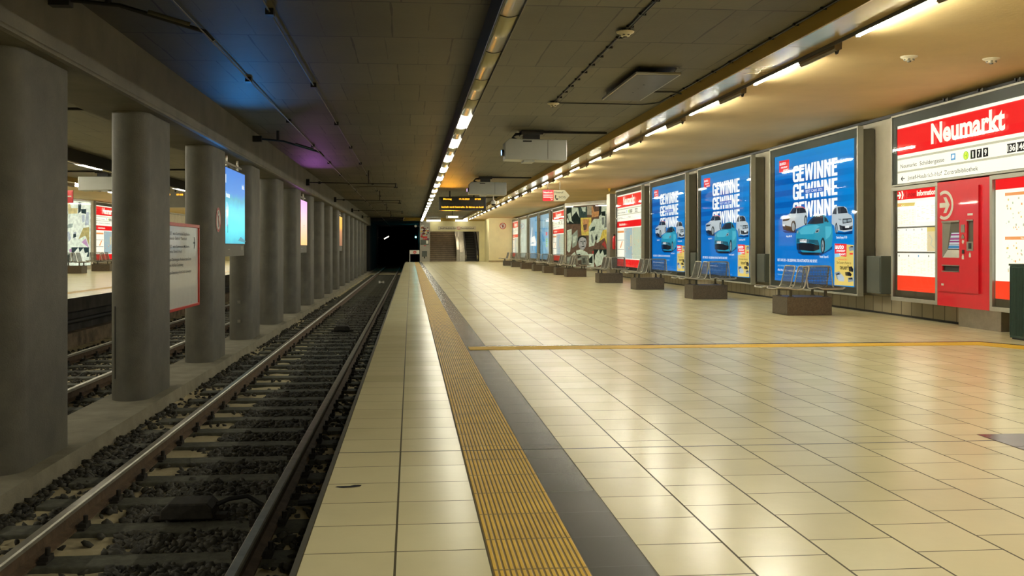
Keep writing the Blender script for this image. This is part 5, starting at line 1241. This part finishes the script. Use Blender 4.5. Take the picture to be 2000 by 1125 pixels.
q = MB(); q.box(0, .37, 0, .05, 0, .38, M_RED); q.text('Nothalt', .03, .27, .06, M_WHITEP, .31, -.001, 1, .01); q.pane(.02, .35, .195, .215, M_WHITEP, -.001, 1); q.pane(.02, .35, .125, .15, M_WHITEP, -.001, 1)
q.flat([(.26, .10), (.28, .10), (.32, .06), (.32, .09), (.34, .09), (.34, .03), (.28, .03), (.28, .05), (.31, .05)], M_WHITEP, -.001, 1); q.build('red_sign', t)
cream = glow('sign_cream', (.80, .72, .42), .55)
q = MB(); q.prism([(.385, 0), (.76, 0), (.93, .19), (.76, .38), (.385, .38)], 'y', 0, .05, cream); q.text('Notruf', .41, .27, .065, M_BLACKP, .30, -.001, 1, .01); q.text('SOS', .55, .10, .075, M_BLACKP, .24, -.001, 1)
q.flat([(.42, .20), (.46, .21), (.47, .17), (.45, .15), (.47, .10), (.50, .09), (.52, .11), (.54, .07), (.50, .04), (.46, .05), (.42, .12)], M_BLACKP, -.001, 1); q.build('cream_sign', t)
q = MB(); q.tube([(.18, .025, .38), (.18, .025, ZB-2.73)], .01, M_BLACK, 6); q.tube([(.6, .025, .38), (.6, .025, ZB-2.73)], .01, M_BLACK, 6); q.build('hanger', t)
q = MB(); q.prism([(-.06, 0), (.06, 0), (.0, -.14)], 'y', -.02, .02, M_YELP); o = q.build('yellow_marker', loc=(7.55, 36.6, ZB)); tag(o, 'small yellow triangular marker under the ceiling above the red information board', 'marker')
# small light panels seen under the ceiling behind the display
t = thing('ceiling_light_panel', 'small white lit box under the ceiling behind the departure display', 'ceiling light', (2.35, 55.0, 0), 0)
q = MB(); q.box(-.35, .35, -.3, .3, 2.78, 2.93, M_WHITE); q.build('panel_body', t)
q = MB(); q.box(-.25, .3, -.31, -.30, 2.81, 2.90, glow('panel_glow', (1, .95, .8), 2.2)); q.build('lit_face', t)
q = MB(); q.tube([(0, 0, 2.93), (0, 0, ZC)], .02, M_BLACK, 6); q.build('hanger', t)
# dark cable and brackets along the top of the right wall
for i, (y, w_) in enumerate(((13.95, 'left'), (13.05, 'middle'), (12.2, 'right'))):
    t = thing('sign_bracket', w_+' of the small dark brackets above the Neumarkt station sign', 'bracket', (8.05, y, 3.27), 0, 'brackets above the station sign')
    q = MB(); q.box(-.02, .10, -.015, .015, 0, .13, M_ALU_D); q.build('bracket_plate', t); q = MB(); q.box(-.04, -.015, .06, .085, -.0, .13, M_BLACK); q.box(-.04, .10, .0, .085, .06, .08, M_BLACK); q.build('bracket_hook', t)

# ------------------------------------------------------------------ far end of the platform
t = thing('staircase', 'wide brown stone staircase rising behind the far end of the platform', 'stairs', (1.56, 79.36, 0), 0)
q = MB(); D_ = DX
for k in range(26): q.box(0, 2.16, k*.30, k*.30+.32, k*.17-.02, (k+1)*.17, M_STAIR); q.box(0, 2.16, k*.30-.012, k*.30+.03, (k+1)*.17-.045, (k+1)*.17-.012, M_STAIR_D)
q.build('steps', t)
q = MB()
for x in (2.17, 2.42): q.tube([(x, 0, .0), (x, .1, .95), (x, 7.0, 4.9)], .025, M_STEEL, 8)
q.build('handrail', t)
q = MB(); q.prism([(0, 0), (7.6, 4.3), (7.6, 5.2), (0, .95)], 'x', 2.20, 2.40, M_STEEL); q.prism([(0, 0), (7.6, 4.3), (7.6, 5.0), (0, .75)], 'x', 2.42, 2.86, mat('bright_steel_panel', (.62, .60, .52), .35, .7)); q.build('balustrade', t)
def escalator(x, wd, lab):
    t = thing('escalator', lab, 'escalator', (x, 79.4, 0), 0, 'escalators')
    q = MB()
    for k in range(22): q.box(0, wd, .4+k*.36, .4+k*.36+.38, k*.21-.02, (k+1)*.21, M_RUBBER); q.box(0, wd, .4+k*.36-.01, .4+k*.36+.01, (k+1)*.21-.02, (k+1)*.21+.002, M_ALU_D)
    q.box(0, wd, 0, .4, 0, .02, M_ALU); q.build('steps', t)
    for sx in (-.12, wd+.02):
        q = MB(); q.prism([(-.1, 0), (.3, .02), (8.2, 4.7), (8.2, 5.5), (.3, .92), (-.25, .85), (-.3, .5)], 'x', sx, sx+.10, M_STEEL); q.build('balustrade', t)
        q = MB(); q.tube([(sx+.05, -.28, .5), (sx+.05, -.25, .88), (sx+.05, .3, .97), (sx+.05, 8.2, 5.55)], .045, M_RUBBER, 8); q.build('handrail', t)
escalator(4.56, .80, 'escalator with dark steps and steel sides right of the stone stairs')
t = thing('wall_direction_sign', 'long cream sign over the stairs with Josef-Haubrich-Hof and a round prohibition mark', 'direction sign', (2.23, 78.97, 2.55), 0)
q = MB(); q.box(0, 3.07, 0, .04, 0, .31, M_CREAMP); q.text('Josef-Haubrich-Hof', .15, .10, .11, M_BLACKP, 1.3, -.001, 1, .02); q.text('Zentralbibliothek', 1.80, .10, .11, M_BLACKP, 1.12, -.001, 1, .02)
n = 20
for l, (r_, m_) in enumerate(((.13, M_REDP), (.10, M_WHITEP))): q.flat([(1.65+r_*math.cos(2*PI*i/n), .155+r_*math.sin(2*PI*i/n)) for i in range(n)], m_, -.001, 1+l)
q.flat([(1.56, .22), (1.58, .24), (1.74, .08), (1.72, .06)], M_REDP, -.001, 4); q.build('sign_panel', t)
t = round_sign((7.09, 74.78, 2.80), 'round prohibition sign high on the cream end wall', 0, .25)
t = thing('wall_graffiti', 'graffiti and stickers on the grey column left of the stairs', 'graffiti', (.76, 78.79, 0), 0)
q = MB(); rng = random.Random(12); cl = [M_REDP, mat('maroon_paint', (.16, .02, .03), .5), M_YELP, M_WHITEP, M_REDP, mat('violet_paint', (.15, .06, .12), .5)]
for k in range(46):
    u = .04+rng.random()*.55; v = 1.66+rng.random()*1.15; s_ = .05+.13*rng.random()
    q.flat([(u, v), (u+s_, v+.02), (u+s_*1.4, v+s_*.8), (u+s_*.5, v+s_*1.1), (u-.02, v+s_*.5)], cl[k % 6], 0, 1+k % 4)
for r_ in range(2): q.pane(.22, .58, 1.62+.24*r_, 1.80+.24*r_, M_REDP, 0, 6)
q.pane(.30, .46, 1.24, 1.30, M_REDP, 0, 6); q.build('graffiti_lettering', t)
t = thing('wall_service_box', 'dark box with a white notice on the column left of the stairs, upper one', 'service box', (.80, 78.7, 1.36), 0)
q = MB(); q.box(0, .66, 0, .1, 0, .40, M_CABGREY); q.build('box_body', t, bevel=.01); q = MB(); q.pane(.44, .62, .08, .34, M_WHITEP, -.003); q.build('notice', t)
t = thing('wall_service_box', 'narrow dark box low on the column left of the stairs, lower one', 'service box', (.92, 78.7, .40), 0)
q = MB(); q.box(0, .40, 0, .1, 0, .46, M_CABGREY); q.box(.16, .24, .02, .09, -.14, 0, M_BLACK); q.build('box_body', t, bevel=.01)
t = thing('platform_end_gate', 'low white barrier with a red no entry disc at the platform end by the tunnel', 'gate', (-.08, 76.3, 0), 0)
q = MB(); q.box(0, .045, 0, .05, 0, .92, M_WHITE); q.build('post', t)
q = MB(); q.box(.045, .76, .01, .04, .62, .92, M_WHITE); q.build('sign_panel', t)
q = MB(); q.flat([(.40+.13*math.cos(2*PI*i/20), .77+.12*math.sin(2*PI*i/20)) for i in range(20)], M_REDP, .008, 1); q.pane(.32, .48, .75, .79, M_WHITEP, .008, 2); q.build('no_entry_disc', t)
t = thing('railway_signal', 'small signal glowing turquoise in the tunnel mouth', 'signal', (.49, 95, 0), 0)
SIG = glow('signal_turquoise', (.08, .85, .90), 130., .0)
q = MB(); q.box(-.12, .12, 0, .15, 1.9, 2.4, M_BLACK); q.box(-.03, .03, .05, .1, -1., 1.9, M_BLACK); q.build('signal_housing', t)
q = MB(); q.prism([(.07*math.cos(2*PI*i/16), 2.15+.07*math.sin(2*PI*i/16)) for i in range(16)], 'y', -.02, 0, SIG); q.build('signal_lamp', t)
t = thing('tunnel_lamp', 'short slanting white tube lamp on the tunnel wall', 'tube light', (-2.45, 100, 2.14), 0)
q = MB(); q.tube([(-.24, 0, -.14), (.24, 0, .14)], .05, glow('tunnel_tube', (1., .92, .75), 3.5), 8); q.build('tube', t)
q = MB(); q.tube([(-.26, .08, -.15), (.26, .08, .15)], .06, M_BLACK, 8); q.box(-.9, -.0, .06, .1, -.03, .03, M_BLACK); q.build('lamp_body', t)
q = MB(); q.tube([(0, 0, 0), (0, .6, 0)], .10, M_WHITE, 10); q.box(.08, .36, .35, .40, -.02, .02, M_BLACK); tag(q.build('tunnel_loudspeaker', loc=(.40, 78.45, 2.86)), 'small pale loudspeaker horn beside the tunnel mouth', 'loudspeaker')
# unseen glowing bars added under the sloping stairwell ceiling to light the steps
for i, y in enumerate((81.5, 85.0)):
    t = thing('stairwell_fill_light', ('lower' if i == 0 else 'upper')+' added fill light hidden inside the stairwell', 'ceiling light', (3.4, y, 2.50+(y-79.35)*.545), 0)
    q = MB(); q.box(-.9, .9, -.08, .08, -.08, 0, glow('stairwell_glow', (1., .85, .6), 16.)); q.build('lamp_body', t)

# ------------------------------------------------------------------ far platform wall
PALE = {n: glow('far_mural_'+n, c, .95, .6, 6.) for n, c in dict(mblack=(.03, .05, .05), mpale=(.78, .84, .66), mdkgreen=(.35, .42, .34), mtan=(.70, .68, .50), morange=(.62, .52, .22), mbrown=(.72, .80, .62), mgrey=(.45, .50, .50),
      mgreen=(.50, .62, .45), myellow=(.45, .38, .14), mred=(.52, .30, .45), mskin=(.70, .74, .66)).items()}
mural((MX(9.24), 44.1, .30), PI+math.radians(-68.52)+2*math.radians(68.52)-PI, 'lit pale collage mural on the far platform, seen past the nearest pillar', PALE)
fb = info_board(MX(7.8), 48.6, .39, PI/2, 'lit Neumarkt information board on the far platform, seen past the second pillar', 'far information board')
fb2 = dup(cp, (MX(7.8), 54.6, .39), PI/2, 'lit poster box on the far platform wall, almost hidden behind the second pillar')
b = MB(); b.box(MX(8.4), MX(8.0), 30, 79, 3.32, ZB, M_ALU); struct(b, 'trim_10')
t = thing('emergency_sign', 'small red hanging sign over the far platform beside the nearest pillar', 'sign', (-11.6, 33.4, 2.62), 0)
q = MB(); q.box(0, .45, 0, .05, 0, .42, M_RED); q.pane(.04, .4, .2, .24, M_WHITEP, -.001, 1); q.build('red_sign', t); q = MB(); q.tube([(.2, .02, .42), (.2, .02, ZC-2.62)], .01, M_BLACK, 6); q.build('hanger', t)
